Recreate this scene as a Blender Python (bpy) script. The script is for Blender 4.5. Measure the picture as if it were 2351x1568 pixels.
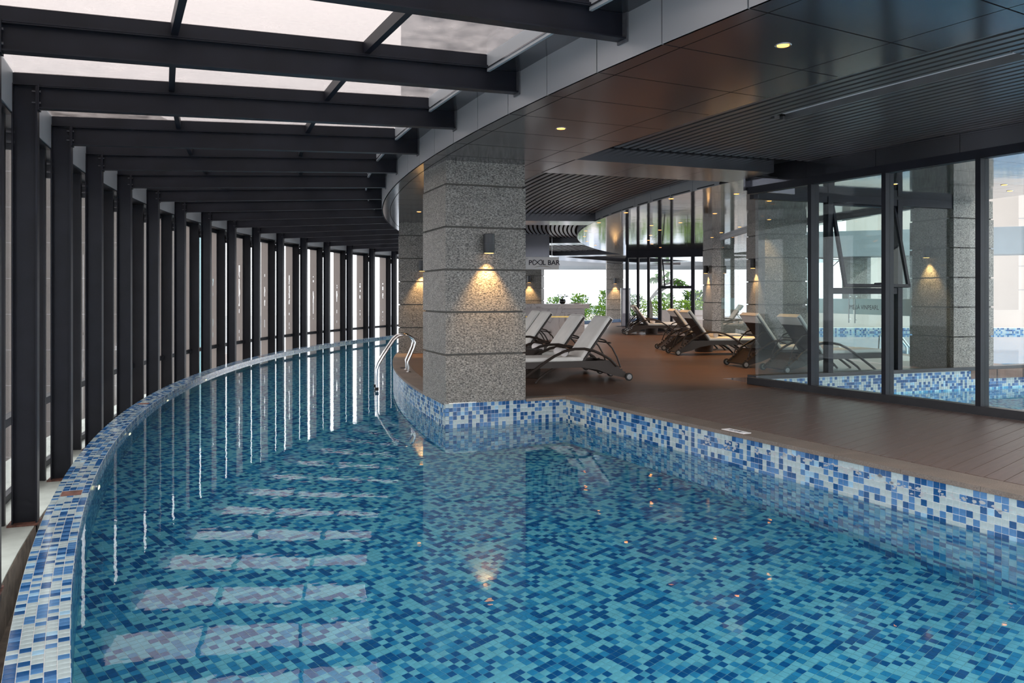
import bpy, math, random
from mathutils import Vector, Matrix
random.seed(7)
S = bpy.context.scene
for o in list(bpy.data.objects): bpy.data.objects.remove(o)
COL = S.collection
pi = math.pi
# ------------------------------------------------------------------ camera, world, exposure
F_PX, HZ, EYE = 1870.0, 679.0, 1.3
cd = bpy.data.cameras.new('camera'); cam = bpy.data.objects.new('camera', cd); COL.objects.link(cam)
cam.location = (0, 0, EYE); cam.rotation_euler = (pi/2, 0, 0)
cd.sensor_width = 36; cd.lens = 36*F_PX/2351; cd.shift_y = -(784-HZ)/2351; cd.clip_start = .05; cd.clip_end = 6000
S.camera = cam
S.view_settings.view_transform = 'Standard'; S.view_settings.look = 'None'
S.view_settings.gamma = 1; S.view_settings.exposure = 1.95
W = bpy.data.worlds.new('overcast_sky'); S.world = W; W.use_nodes = True
nt = W.node_tree; bg = nt.nodes['Background']
tc = nt.nodes.new('ShaderNodeTexCoord'); sx = nt.nodes.new('ShaderNodeSeparateXYZ'); rp = nt.nodes.new('ShaderNodeValToRGB')
nt.links.new(tc.outputs['Generated'], sx.inputs[0]); nt.links.new(sx.outputs['Z'], rp.inputs[0]); nt.links.new(rp.outputs[0], bg.inputs[0])
rp.color_ramp.elements[0].position = 0; rp.color_ramp.elements[0].color = (.80, .82, .87, 1)
rp.color_ramp.elements[1].position = .35; rp.color_ramp.elements[1].color = (1, .965, .955, 1)
bg.inputs[1].default_value = 1.0
# ------------------------------------------------------------------ geometry of the place (metres)
CX, CY = 29.23, 20.63                       # centre of the curved building
TH0, DTH = 3.5726, -.0518                   # angle of steel frame 0 and the step between frames
RP, RF = 36.03, 32.12                       # inner flange of posts, fascia of the soffit
ZBP, ZBF = 2.97, 3.09                       # underside of roof beams at post and at fascia
ZC, ZSL = 2.95, 3.12                        # soffit, slat ceiling
ZW, ZR, ZB = -.313, -.25, -1.56             # water, rim, pool bottom
RRI, RRO, RCOP = 35.53, 35.775, 31.9
def P(R, t, z=0.): return Vector((CX+R*math.cos(t), CY+R*math.sin(t), z))
def u_out(t): return Vector((math.cos(t), math.sin(t), 0))
def u_tan(t): return Vector((-math.sin(t), math.cos(t), 0))
def th(k): return TH0+k*DTH
def g(x, y, z=0.):                          # pixel of the photograph -> point on the level plane z
    Y = F_PX*(EYE-z)/(y-HZ); return Vector(((x-1175.5)/F_PX*Y, Y, z))
def px(p): return (1175.5+F_PX*p[0]/p[1], HZ-F_PX*(p[2]-EYE)/p[1])
A0 = Vector((-.811, 9.88, 0)); B0 = Vector((.70, 10.52, 0))          # corners of the pool wall at the granite column
UD = Vector((.450, -.893, 0)); UN = Vector((.893, .450, 0))          # straight pool wall: direction, normal to the deck
COLA = 3.485; BAY = .268
Q0 = Vector((3.80, 12.72, 0)); QR = Vector((.937, .349, 0)); QN = Vector((-.349, .937, 0)); QL = 6.2    # wall of the second pool
TEND = 3.725                                # ceiling and tower cut off here, out of view, to let sky light in
# ------------------------------------------------------------------ materials
MATS = {}
def new_mat(n):
    m = bpy.data.materials.new(n); m.use_nodes = True; MATS[n] = m
    return m, m.node_tree, m.node_tree.nodes['Principled BSDF']
def N(t, typ, **kw):
    n = t.nodes.new(typ)
    for k, v in kw.items(): setattr(n, k, v)
    return n
def coords(t, scale=(1, 1, 1), src='Object'):
    c = N(t, 'ShaderNodeTexCoord'); m = N(t, 'ShaderNodeMapping'); m.inputs['Scale'].default_value = scale
    t.links.new(c.outputs[src], m.inputs[0]); return m.outputs[0]
def noise(t, vec, scale, detail=3, rough=.5):
    n = N(t, 'ShaderNodeTexNoise'); n.inputs['Scale'].default_value = scale; n.inputs['Detail'].default_value = detail; n.inputs['Roughness'].default_value = rough
    t.links.new(vec, n.inputs['Vector']); return n.outputs['Fac']
def ramp(t, fac, stops, const=False):
    r = N(t, 'ShaderNodeValToRGB'); e = r.color_ramp.elements
    if const: r.color_ramp.interpolation = 'CONSTANT'
    while len(e) < len(stops): e.new(.5)
    for i, (p, c) in enumerate(stops): e[i].position = p; e[i].color = (*c, 1)
    t.links.new(fac, r.inputs[0]); return r.outputs[0]
def bump(t, b, fac, strength=.2, dist=.01):
    n = N(t, 'ShaderNodeBump'); n.inputs['Strength'].default_value = strength; n.inputs['Distance'].default_value = dist
    t.links.new(fac, n.inputs['Height']); t.links.new(n.outputs[0], b.inputs['Normal'])
def plain(n, c, rough=.5, metal=0., var=.12, scale=6., bmp=0., bscale=200.):
    m, t, b = new_mat(n); b.inputs['Roughness'].default_value = rough; b.inputs['Metallic'].default_value = metal
    v = coords(t); f = noise(t, v, scale)
    t.links.new(ramp(t, f, [(.3, tuple(x*(1-var) for x in c)), (.7, tuple(min(1, x*(1+var)) for x in c))]), b.inputs['Base Color'])
    if bmp: bump(t, b, noise(t, v, bscale), bmp, .004)
    if n in ('steel', 'mullion', 'slat_metal'): b.inputs['Specular IOR Level'].default_value = .22
    return m
def emis(n, c, s):
    m = bpy.data.materials.new(n); m.use_nodes = True; MATS[n] = m; t = m.node_tree; t.nodes.clear()
    o = N(t, 'ShaderNodeOutputMaterial'); e = N(t, 'ShaderNodeEmission'); e.inputs[0].default_value = (*c, 1); e.inputs[1].default_value = s
    t.links.new(e.outputs[0], o.inputs[0]); return m
def glass(n, tint=(.97, .985, .98), ior=1.45, extra=0., rough=0., dirt=None):
    # thin architectural pane: clear body with a mirror coat that follows Fresnel
    m = bpy.data.materials.new(n); m.use_nodes = True; MATS[n] = m; t = m.node_tree; t.nodes.clear()
    o = N(t, 'ShaderNodeOutputMaterial'); tr = N(t, 'ShaderNodeBsdfTransparent'); tr.inputs[0].default_value = (*tint, 1)
    gl = N(t, 'ShaderNodeBsdfGlossy'); gl.inputs['Roughness'].default_value = rough
    fr = N(t, 'ShaderNodeLayerWeight'); fr.inputs[0].default_value = .5      # Schlick: F0 + (1-F0) * facing^5, same from both sides
    f0 = ((ior-1)/(ior+1))**2+extra
    pw_ = N(t, 'ShaderNodeMath', operation='POWER'); pw_.inputs[1].default_value = 5; t.links.new(fr.outputs['Facing'], pw_.inputs[0])
    ad = N(t, 'ShaderNodeMath', operation='MULTIPLY_ADD', use_clamp=True); ad.inputs[1].default_value = 1-f0; ad.inputs[2].default_value = f0
    t.links.new(pw_.outputs[0], ad.inputs[0]); mx = N(t, 'ShaderNodeMixShader')
    t.links.new(ad.outputs[0], mx.inputs[0]); t.links.new(tr.outputs[0], mx.inputs[1]); t.links.new(gl.outputs[0], mx.inputs[2])
    out = mx.outputs[0]
    if dirt:
        v = coords(t); f = noise(t, v, dirt[0], 5, .65); r = ramp(t, f, [(.35, (dirt[1],)*3), (.75, (dirt[2],)*3)])
        tl = N(t, 'ShaderNodeBsdfTranslucent'); tl.inputs[0].default_value = (*dirt[3], 1)
        m2 = N(t, 'ShaderNodeMixShader'); t.links.new(r, m2.inputs[0]); t.links.new(out, m2.inputs[1]); t.links.new(tl.outputs[0], m2.inputs[2]); out = m2.outputs[0]
    t.links.new(out, o.inputs[0]); return m
plain('steel', (.011, .012, .018), .42, 0, .25, 3, .08, 60)
plain('mullion', (.028, .029, .035), .5, 0, .12, 3)
plain('anodised', (.030, .030, .034), .35, .2)
plain('bracket', (.10, .10, .11), .5, .3, .2, 20)
plain('head_panel', (.34, .36, .38), .4, .1, .08, 2)
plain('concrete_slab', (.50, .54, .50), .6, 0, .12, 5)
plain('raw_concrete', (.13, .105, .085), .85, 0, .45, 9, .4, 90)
plain('grout', (.72, .74, .73), .7, 0, .1, 30)
for n, c in (('tile_white', (.40, .485, .50)), ('tile_mid', (.065, .19, .40)), ('tile_deep', (.004, .07, .22)), ('tile_pale', (.30, .50, .66))):
    m, t, b = new_mat(n); b.inputs['Roughness'].default_value = .12
    v = coords(t); f = noise(t, v, 14, 4, .6)
    t.links.new(ramp(t, f, [(.3, tuple(x*.82 for x in c)), (.72, tuple(min(1, x*1.14+.01) for x in c))]), b.inputs['Base Color'])
for n, c in (('water_tint_light', (.34, .62, .72)), ('water_tint_mid', (.05, .31, .56)), ('water_tint_deep', (.004, .115, .33)), ('water_tint_pale', (.16, .46, .64))):  # the tile colours again, with the water's tint and brightness painted in
    m, t, b = new_mat(n); b.inputs['Roughness'].default_value = .2
    v = coords(t); f = noise(t, v, 14, 4, .6)
    t.links.new(ramp(t, f, [(.3, tuple(x*.85 for x in c)), (.72, tuple(min(1, x*1.12+.01) for x in c))]), b.inputs['Base Color'])
plain('grout_water_tint', (.50, .70, .72), .7, 0, .1, 30)
TILES = ['tile_white', 'tile_mid', 'tile_deep', 'tile_pale', 'grout']; WATER_TINT = ['water_tint_light', 'water_tint_mid', 'water_tint_deep', 'water_tint_pale', 'grout_water_tint']
def pick():
    r = random.random(); return 0 if r < .43 else 1 if r < .70 else 2 if r < .96 else 3
m, t, b = new_mat('lime_stain'); b.inputs['Roughness'].default_value = .8; b.inputs['Base Color'].default_value = (.40, .42, .44, 1)
# granite
m, t, b = new_mat('granite'); v = coords(t, (1, 1, 1.9)); b.inputs['Roughness'].default_value = .45
f1 = noise(t, v, 46, 4, .62); f2 = noise(t, v, 5, 2)
c1 = ramp(t, f1, [(.36, (.028, .026, .025)), (.45, (.125, .118, .107)), (.56, (.265, .25, .228)), (.68, (.40, .375, .345))])
mx = N(t, 'ShaderNodeMix', data_type='RGBA', blend_type='MULTIPLY'); mx.inputs[0].default_value = .5
t.links.new(c1, mx.inputs[6]); t.links.new(ramp(t, f2, [(.35, (.72, .70, .66)), (.65, (1.1, 1.08, 1.04))]), mx.inputs[7]); t.links.new(mx.outputs[2], b.inputs['Base Color'])
bump(t, b, f1, .15, .002)
plain('granite_joint', (.10, .095, .085), .8)
m, t, b = new_mat('coping_stone'); v = coords(t); f = noise(t, v, 120, 3, .6); f2 = noise(t, v, 3)
mx = N(t, 'ShaderNodeMix', data_type='RGBA', blend_type='MULTIPLY'); mx.inputs[0].default_value = 1
t.links.new(ramp(t, f, [(.3, (.125, .10, .085)), (.7, (.25, .205, .175))]), mx.inputs[6]); t.links.new(ramp(t, f2, [(.3, (.8, .8, .8)), (.7, (1.1, 1.08, 1.05))]), mx.inputs[7])
t.links.new(mx.outputs[2], b.inputs['Base Color']); b.inputs['Roughness'].default_value = .7
# composite deck board, ridged along its length (local x)
def deck_mat(n, base, sheet=None):
    m, t, b = new_mat(n); b.inputs['Roughness'].default_value = .40
    c = N(t, 'ShaderNodeTexCoord'); mp = N(t, 'ShaderNodeMapping'); t.links.new(c.outputs['Object'], mp.inputs[0])
    v = mp.outputs[0]
    if sheet: mp.inputs['Rotation'].default_value = (0, 0, -sheet)
    st = N(t, 'ShaderNodeMapping'); st.inputs['Scale'].default_value = (.7, 9, 1); t.links.new(v, st.inputs[0])
    f = noise(t, st.outputs[0], 3, 4, .6)
    col = ramp(t, f, [(.25, tuple(x*.75 for x in base)), (.75, tuple(x*1.2 for x in base))])
    w = N(t, 'ShaderNodeTexWave', bands_direction='Y'); w.inputs['Scale'].default_value = 22 if not sheet else 22
    t.links.new(v, w.inputs['Vector'])
    if sheet:
        br = N(t, 'ShaderNodeTexBrick'); br.inputs['Scale'].default_value = 1; br.inputs['Brick Width'].default_value = 2.2; br.inputs['Row Height'].default_value = .14; br.inputs['Mortar Size'].default_value = .004
        br.inputs['Color1'].default_value = (.9, .9, .9, 1); br.inputs['Color2'].default_value = (1.08, 1.05, 1.02, 1); br.inputs['Mortar'].default_value = (.15, .12, .1, 1); br.offset = .37
        t.links.new(v, br.inputs[0]); mx = N(t, 'ShaderNodeMix', data_type='RGBA', blend_type='MULTIPLY'); mx.inputs[0].default_value = 1
        t.links.new(col, mx.inputs[6]); t.links.new(br.outputs[0], mx.inputs[7]); col = mx.outputs[2]
    t.links.new(col, b.inputs['Base Color']); bump(t, b, w.outputs['Fac'], .25, .002); return m
deck_mat('deck_board', (.150, .104, .090)); deck_mat('deck_sheet', (.150, .088, .064), math.radians(3))
plain('deck_gap', (.02, .013, .01), .9)
def panel_mat(n, c, rough, wav, wsc, metal=.85):
    m, t, b = new_mat(n); b.inputs['Metallic'].default_value = metal; b.inputs['Roughness'].default_value = rough; b.inputs['Base Color'].default_value = (*c, 1)
    v = coords(t, (1, 1, 1), 'Object'); bump(t, b, noise(t, v, wsc, 2), wav, .02); return m
panel_mat('soffit_panel', (.15, .152, .17), .15, .04, 1.3)
panel_mat('inner_panel', (.42, .41, .42), .07, .10, 1.6, .95)
panel_mat('fascia_panel', (.36, .365, .375), .36, .02, 1.5, .3)
plain('slat_metal', (.15, .145, .145), .33, .55, .1, 4)
plain('ceiling_void', (.012, .012, .014), .9)
plain('stainless', (.72, .71, .70), .16, 1., .03)
plain('rust_plate', (.13, .055, .040), .8, 0, .7, 22, .3, 120)
plain('lamp_black', (.030, .031, .034), .45)
plain('chrome', (.75, .75, .75), .12, 1., .02)
emis('lamp_glow', (1, .30, .045), 2.2); emis('sconce_glow', (1, .50, .15), 1.); emis('pool_lamp_glow', (1, .93, .45), .9)
def weave(n, c, sc):
    m, t, b = new_mat(n); b.inputs['Roughness'].default_value = .45; v = coords(t)
    ch = N(t, 'ShaderNodeTexChecker'); ch.inputs['Scale'].default_value = sc; ch.inputs['Color1'].default_value = (*[x*1.5 for x in c], 1); ch.inputs['Color2'].default_value = (*[x*.6 for x in c], 1)
    t.links.new(v, ch.inputs['Vector']); t.links.new(ch.outputs[0], b.inputs['Base Color']); bump(t, b, ch.outputs['Fac'], .4, .003)
weave('wicker', (.030, .019, .014), 110); weave('sling', (.026, .018, .015), 160)
plain('cushion', (.86, .82, .77), .85, 0, .05, 4, .25, 260); plain('towel', (.74, .70, .69), .95, 0, .05, 20, .5, 300)
plain('rubber', (.012, .012, .012), .6); plain('wheel_hub', (.30, .30, .30), .45, .4)
m, t, b = new_mat('marble'); v = coords(t, (1, 1, 1)); b.inputs['Roughness'].default_value = .22
nz = N(t, 'ShaderNodeTexNoise'); nz.inputs['Scale'].default_value = 1.6; nz.inputs['Detail'].default_value = 6; nz.inputs['Distortion'].default_value = 1.4; t.links.new(v, nz.inputs['Vector'])
t.links.new(ramp(t, nz.outputs['Fac'], [(.40, (.52, .47, .47)), (.485, (.50, .45, .45)), (.50, (.22, .18, .17)), (.515, (.52, .47, .47)), (.7, (.58, .53, .53))]), b.inputs['Base Color'])
plain('brass', (.60, .42, .14), .25, 1., .1); plain('white_board', (.93, .92, .93), .5, 0, .03); plain('ink', (.012, .010, .03), .6); plain('ink_gold', (.16, .12, .06), .6); plain('grey_board', (.36, .35, .39), .5)
def leafy(n, c):
    m = bpy.data.materials.new(n); m.use_nodes = True; MATS[n] = m; t = m.node_tree; t.nodes.clear()
    o = N(t, 'ShaderNodeOutputMaterial'); d1 = N(t, 'ShaderNodeBsdfDiffuse'); d2 = N(t, 'ShaderNodeBsdfTranslucent'); mx = N(t, 'ShaderNodeMixShader'); mx.inputs[0].default_value = .5
    v = coords(t); f = noise(t, v, 5); col = ramp(t, f, [(.3, tuple(x*.55 for x in c)), (.7, tuple(x*1.4 for x in c))])
    for q in (d1, d2): t.links.new(col, q.inputs[0])
    t.links.new(d1.outputs[0], mx.inputs[1]); t.links.new(d2.outputs[0], mx.inputs[2]); t.links.new(mx.outputs[0], o.inputs[0])
leafy('leaf', (.085, .19, .035)); leafy('leaf_dark', (.035, .085, .025)); leafy('leaf_bright', (.22, .36, .04))
plain('bark', (.16, .14, .115), .9, 0, .3, 12); plain('soil', (.035, .025, .018), .95); plain('ceramic_black', (.012, .011, .011), .2); plain('planter_stone', (.40, .36, .34), .7)
plain('beige_wall', (.58, .50, .46), .8, 0, .05, .3); plain('tower_wall', (.30, .31, .33), .6, .1, .1, .4); plain('grey_wall', (.36, .36, .37), .7, 0, .1, .6); plain('canopy', (.30, .32, .34), .5, .2, .1, .6)
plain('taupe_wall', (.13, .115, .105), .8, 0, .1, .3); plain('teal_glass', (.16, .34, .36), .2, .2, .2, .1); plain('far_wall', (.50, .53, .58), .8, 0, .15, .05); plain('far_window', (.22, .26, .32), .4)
m, t, b = new_mat('city_ground'); v = coords(t, (1, 1, 1)); f = noise(t, v, .02, 6, .7)
t.links.new(ramp(t, f, [(.3, (.30, .34, .40)), (.5, (.44, .47, .52)), (.62, (.36, .40, .40)), (.72, (.50, .42, .42))]), b.inputs['Base Color']); b.inputs['Roughness'].default_value = 1
glass('window_glass', (.96, .975, .98)); glass('screen_glass', (.86, .90, .90), 1.30, 0); glass('door_glass', (.88, .95, .93), 1.45, .0)
glass('roof_glass', (.60, .58, .575), 1.4, 0, .05, (5, .03, .30, (.66, .63, .62)))
m = bpy.data.materials.new('frosted_film'); m.use_nodes = True; MATS['frosted_film'] = m; t = m.node_tree; t.nodes.clear()
o_ = N(t, 'ShaderNodeOutputMaterial'); d1 = N(t, 'ShaderNodeBsdfDiffuse'); d1.inputs[0].default_value = (.50, .62, .64, 1); d2 = N(t, 'ShaderNodeBsdfTransparent'); mm = N(t, 'ShaderNodeMixShader'); mm.inputs[0].default_value = .85
d3 = N(t, 'ShaderNodeBsdfTranslucent'); d3.inputs[0].default_value = (.6, .7, .72, 1); ms = N(t, 'ShaderNodeMixShader'); ms.inputs[0].default_value = .5
t.links.new(d1.outputs[0], ms.inputs[1]); t.links.new(d3.outputs[0], ms.inputs[2]); t.links.new(d2.outputs[0], mm.inputs[1]); t.links.new(ms.outputs[0], mm.inputs[2]); t.links.new(mm.outputs[0], o_.inputs[0])
# beige sun film with a torn strip
m = bpy.data.materials.new('sun_film'); m.use_nodes = True; MATS['sun_film'] = m; t = m.node_tree; t.nodes.clear()
o_ = N(t, 'ShaderNodeOutputMaterial'); d1 = N(t, 'ShaderNodeBsdfDiffuse'); d1.inputs[0].default_value = (.42, .36, .33, 1); d3 = N(t, 'ShaderNodeBsdfTranslucent'); d3.inputs[0].default_value = (.20, .17, .155, 1)
ms = N(t, 'ShaderNodeMixShader'); ms.inputs[0].default_value = .55; t.links.new(d1.outputs[0], ms.inputs[1]); t.links.new(d3.outputs[0], ms.inputs[2]); t.links.new(ms.outputs[0], o_.inputs[0])
# pool water: refracting body that absorbs red
m = bpy.data.materials.new('pool_water'); m.use_nodes = True; MATS['pool_water'] = m; t = m.node_tree; t.nodes.clear()
o_ = N(t, 'ShaderNodeOutputMaterial'); gb = N(t, 'ShaderNodeBsdfGlass'); gb.inputs['IOR'].default_value = 1.33; gb.inputs['Roughness'].default_value = 0
v = coords(t, (1, 1, 1)); f = noise(t, v, 5.5, 2, .5); bn = N(t, 'ShaderNodeBump'); bn.inputs['Strength'].default_value = .03; bn.inputs['Distance'].default_value = .02
t.links.new(f, bn.inputs['Height']); t.links.new(bn.outputs[0], gb.inputs['Normal']); t.links.new(gb.outputs[0], o_.inputs[0])
va = N(t, 'ShaderNodeVolumeAbsorption'); va.inputs[0].default_value = (.05, .80, .90, 1); va.inputs[1].default_value = .28; t.links.new(va.outputs[0], o_.inputs['Volume'])
# ------------------------------------------------------------------ builders
def base_of(parent): return parent.matrix_world.translation if parent is not None else Vector((0, 0, 0))
LOC = {}
def ob(name, V, Fc, mat, parent=None, mi=None, smooth=False, local=False):
    me = bpy.data.meshes.new(name)
    off = Vector((0, 0, 0)) if local or parent is None else LOC.get(parent.name, Vector((0, 0, 0)))
    me.from_pydata([tuple(Vector(v)-off) for v in V] if off.length else [tuple(v) for v in V], [], Fc)
    for m_ in (mat if isinstance(mat, (list, tuple)) else [mat]): me.materials.append(MATS[m_])
    if mi: me.polygons.foreach_set('material_index', mi)
    if smooth: me.polygons.foreach_set('use_smooth', [True]*len(me.polygons))
    o = bpy.data.objects.new(name, me); COL.objects.link(o)
    if parent is not None: o.parent = parent
    return o
def tag(o, label=None, cat=None, group=None, kind=None):
    if label: o['label'] = label
    if cat: o['category'] = cat
    if group: o['group'] = group
    if kind: o['kind'] = kind
    return o
def empty(name, loc=(0, 0, 0), rz=0):
    o = bpy.data.objects.new(name, None); COL.objects.link(o); o.location = loc; o.rotation_euler = (0, 0, rz); o.empty_display_size = .1
    LOC[o.name] = Vector(loc); return o
def struct(name, label=None, loc=(0, 0, 0)):
    return tag(empty(name, loc), label, None, None, 'structure')
BOXF = [(0, 3, 2, 1), (4, 5, 6, 7), (0, 1, 5, 4), (1, 2, 6, 5), (2, 3, 7, 6), (3, 0, 4, 7)]
class MB:
    def __init__(s): s.V = []; s.F = []; s.M = []
    def hexa(s, pts, m=0):
        b = len(s.V); s.V += [Vector(p) for p in pts]; s.F += [tuple(b+i for i in f) for f in BOXF]; s.M += [m]*6; return s
    def box(s, c, ux, uy, hx, hy, z0, z1, m=0):
        c = Vector(c); ux = Vector(ux); uy = Vector(uy); q = [c-ux*hx-uy*hy, c+ux*hx-uy*hy, c+ux*hx+uy*hy, c-ux*hx+uy*hy]
        return s.hexa([Vector((p.x, p.y, p.z+z0)) for p in q]+[Vector((p.x, p.y, p.z+z1)) for p in q], m)
    def bar(s, a, b, w, up, h, m=0):
        # bar from a to b, w wide across, h along `up`, centred
        a = Vector(a); b = Vector(b); up = Vector(up).normalized(); d = (b-a).normalized(); sd = d.cross(up).normalized()*w/2; up = up*h/2
        return s.hexa([a-sd-up, b-sd-up, b+sd-up, a+sd-up, a-sd+up, b-sd+up, b+sd+up, a+sd+up], m)
    def tube(s, pts, r, n=8, m=0, rr=None):
        pts = [Vector(p) for p in pts]; b = len(s.V); L = len(pts); prev = None
        for i, p in enumerate(pts):
            d = (pts[min(i+1, L-1)]-pts[max(i-1, 0)]).normalized()
            if prev is None: a = d.orthogonal().normalized()
            else: a = (prev-d*prev.dot(d)).normalized()
            prev = a; c = d.cross(a); R_ = rr[i] if rr else r
            s.V += [p+(a*math.cos(2*pi*j/n)+c*math.sin(2*pi*j/n))*R_ for j in range(n)]
        for i in range(L-1):
            for j in range(n):
                s.F.append((b+i*n+j, b+i*n+(j+1) % n, b+(i+1)*n+(j+1) % n, b+(i+1)*n+j)); s.M.append(m)
        s.F.append(tuple(b+j for j in range(n))[::-1]); s.F.append(tuple(b+(L-1)*n+j for j in range(n))); s.M += [m, m]; return s
    def lathe(s, c, prof, n=20, m=0, axis=(0, 0, 1)):
        c = Vector(c); ax = Vector(axis).normalized(); a = ax.orthogonal().normalized(); d = ax.cross(a); b = len(s.V)
        for r, z in prof: s.V += [c+ax*z+(a*math.cos(2*pi*j/n)+d*math.sin(2*pi*j/n))*r for j in range(n)]
        for i in range(len(prof)-1):
            for j in range(n): s.F.append((b+i*n+j, b+i*n+(j+1) % n, b+(i+1)*n+(j+1) % n, b+(i+1)*n+j)); s.M.append(m)
        s.F.append(tuple(b+j for j in range(n))[::-1]); s.F.append(tuple(b+(len(prof)-1)*n+j for j in range(n))); s.M += [m, m]; return s
    def arc(s, R0, R1, t0, t1, z0, z1, n=1, m=0):
        b = len(s.V)
        for i in range(n+1):
            t_ = t0+(t1-t0)*i/n; s.V += [P(R0, t_, z0), P(R1, t_, z0), P(R1, t_, z1), P(R0, t_, z1)]
        for i in range(n):
            k = b+4*i
            for j in range(4): s.F.append((k+j, k+(j+1) % 4, k+4+(j+1) % 4, k+4+j)); s.M.append(m)
        s.F.append((b, b+1, b+2, b+3)); k = b+4*n; s.F.append((k+3, k+2, k+1, k)); s.M += [m, m]; return s
    def prism(s, outline, off, m=0):
        # outline: list of points, extruded by vector off
        b = len(s.V); n = len(outline); off = Vector(off); s.V += [Vector(p) for p in outline]+[Vector(p)+off for p in outline]
        s.F += [tuple(b+i for i in range(n))[::-1], tuple(b+n+i for i in range(n))]; s.M += [m, m]
        for i in range(n): s.F.append((b+i, b+(i+1) % n, b+n+(i+1) % n, b+n+i)); s.M.append(m)
        return s
    def ob(s, name, mat, parent=None, smooth=False, local=False): return ob(name, s.V, s.F, mat, parent, s.M, smooth, local)
def fix(o):
    import bmesh
    bm = bmesh.new(); bm.from_mesh(o.data); bmesh.ops.recalc_face_normals(bm, faces=bm.faces); bm.to_mesh(o.data); bm.free(); return o
def shade(o, ang=40):
    o.data.polygons.foreach_set('use_smooth', [True]*len(o.data.polygons)); o.data.set_sharp_from_angle(angle=math.radians(ang)); return o
def copy_tree(o, parent=None):
    c = o.copy(); COL.objects.link(c); c.parent = parent
    for ch in list(o.children): copy_tree(ch, c)
    return c
Z = Vector((0, 0, 1))
# ================================================================== POOL SHELL
Tp = 0.05; TG = .0036; TH = .003
class Tiler:
    """Lays mosaic tiles on a surface: the largest in view as single parts, the rest joined."""
    def __init__(s): s.near = []; s.V = []; s.F = []; s.M = []
    def add(s, q, n, flat=False, near=None, sub=0):
        m = pick()+5*sub; c = (q[0]+q[1]+q[2]+q[3])/4
        if near is not None: s.near.append((near, q, n, m)); return
        s._put(q, n, m, flat)
    def _put(s, q, n, m, flat):
        b = len(s.V); nn = n*TH
        if flat: s.V += [p+nn for p in q]; s.F.append((b, b+1, b+2, b+3)); s.M.append(m); return
        s.V += list(q)+[p+nn for p in q]; s.F += [(b+4, b+5, b+6, b+7), (b, b+1, b+5, b+4), (b+1, b+2, b+6, b+5), (b+2, b+3, b+7, b+6), (b+3, b, b+4, b+7)]; s.M += [m]*5
    def build(s, parent, lim=300, aqua=False):
        s.near.sort(key=lambda e: e[0])
        for e in s.near[lim:]: s._put(e[1], e[2], e[3], False)
        for d_, q, n, m in s.near[:lim]:
            c = sum(q, Vector())/4; ux = (q[1]-q[0]).normalized(); uy = n.cross(ux).normalized()
            o = bpy.data.objects.new('tile', TILE_ME[m+4*aqua]); COL.objects.link(o); o.parent = parent
            M = Matrix((ux, uy, n)).transposed().to_4x4(); M.translation = c-LOC.get(parent.name, Vector()); 
            sx_ = (q[1]-q[0]).length/.0478; sy_ = (q[3]-q[0]).length/.0478
            o.matrix_local = M @ Matrix.Diagonal((sx_, sy_, 1, 1))
        o = ob('tiling', s.V, s.F, WATER_TINT if aqua else TILES+WATER_TINT, parent, s.M); o['kind'] = 'stuff'
TILE_ME = []
for m_ in range(8):
    h = .0239; me = bpy.data.meshes.new('tile'); q = [(-h, -h), (h, -h), (h, h), (-h, h)]; e = .0015
    qi = [(-h+e, -h+e), (h-e, -h+e), (h-e, h-e), (-h+e, h-e)]
    me.from_pydata([(x, y, -.002) for x, y in q]+[(x, y, TH-.0008) for x, y in q]+[(x, y, TH) for x, y in qi], [], [(8, 9, 10, 11)]+[(4+i, 4+(i+1) % 4, 8+(i+1) % 4, 8+i) for i in range(4)]+[(i, (i+1) % 4, 4+(i+1) % 4, 4+i) for i in range(4)])
    me.materials.append(MATS[TILES[m_] if m_ < 4 else WATER_TINT[m_-4]]); TILE_ME.append(me)
def inview(p, lim=1568): 
    if p[1] < .6: return False
    a = px(p); return -20 < a[0] < 2371 and -20 < a[1] < lim+20
def seen_dist(p): return (Vector(p)-Vector((0, 0, EYE))).length
TA, TB = 3.80, 2.78                          # angular ends of the pool
SEND = 9.2                                   # length of the straight wall
def in_pool(p):
    d = Vector((p[0]-CX, p[1]-CY)); R = d.length; t_ = math.atan2(d.y, d.x) % (2*pi)
    if R > RRI or not (TB < t_ < TA): return False
    if R > RCOP: return True
    w = (B0-A0).normalized(); nrm = Vector((w.y, -w.x, 0))       # towards the camera
    q = Vector((p[0], p[1], 0))
    return (q-A0).dot(nrm) > 0 and (q-B0).dot(UN) < 0
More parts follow.
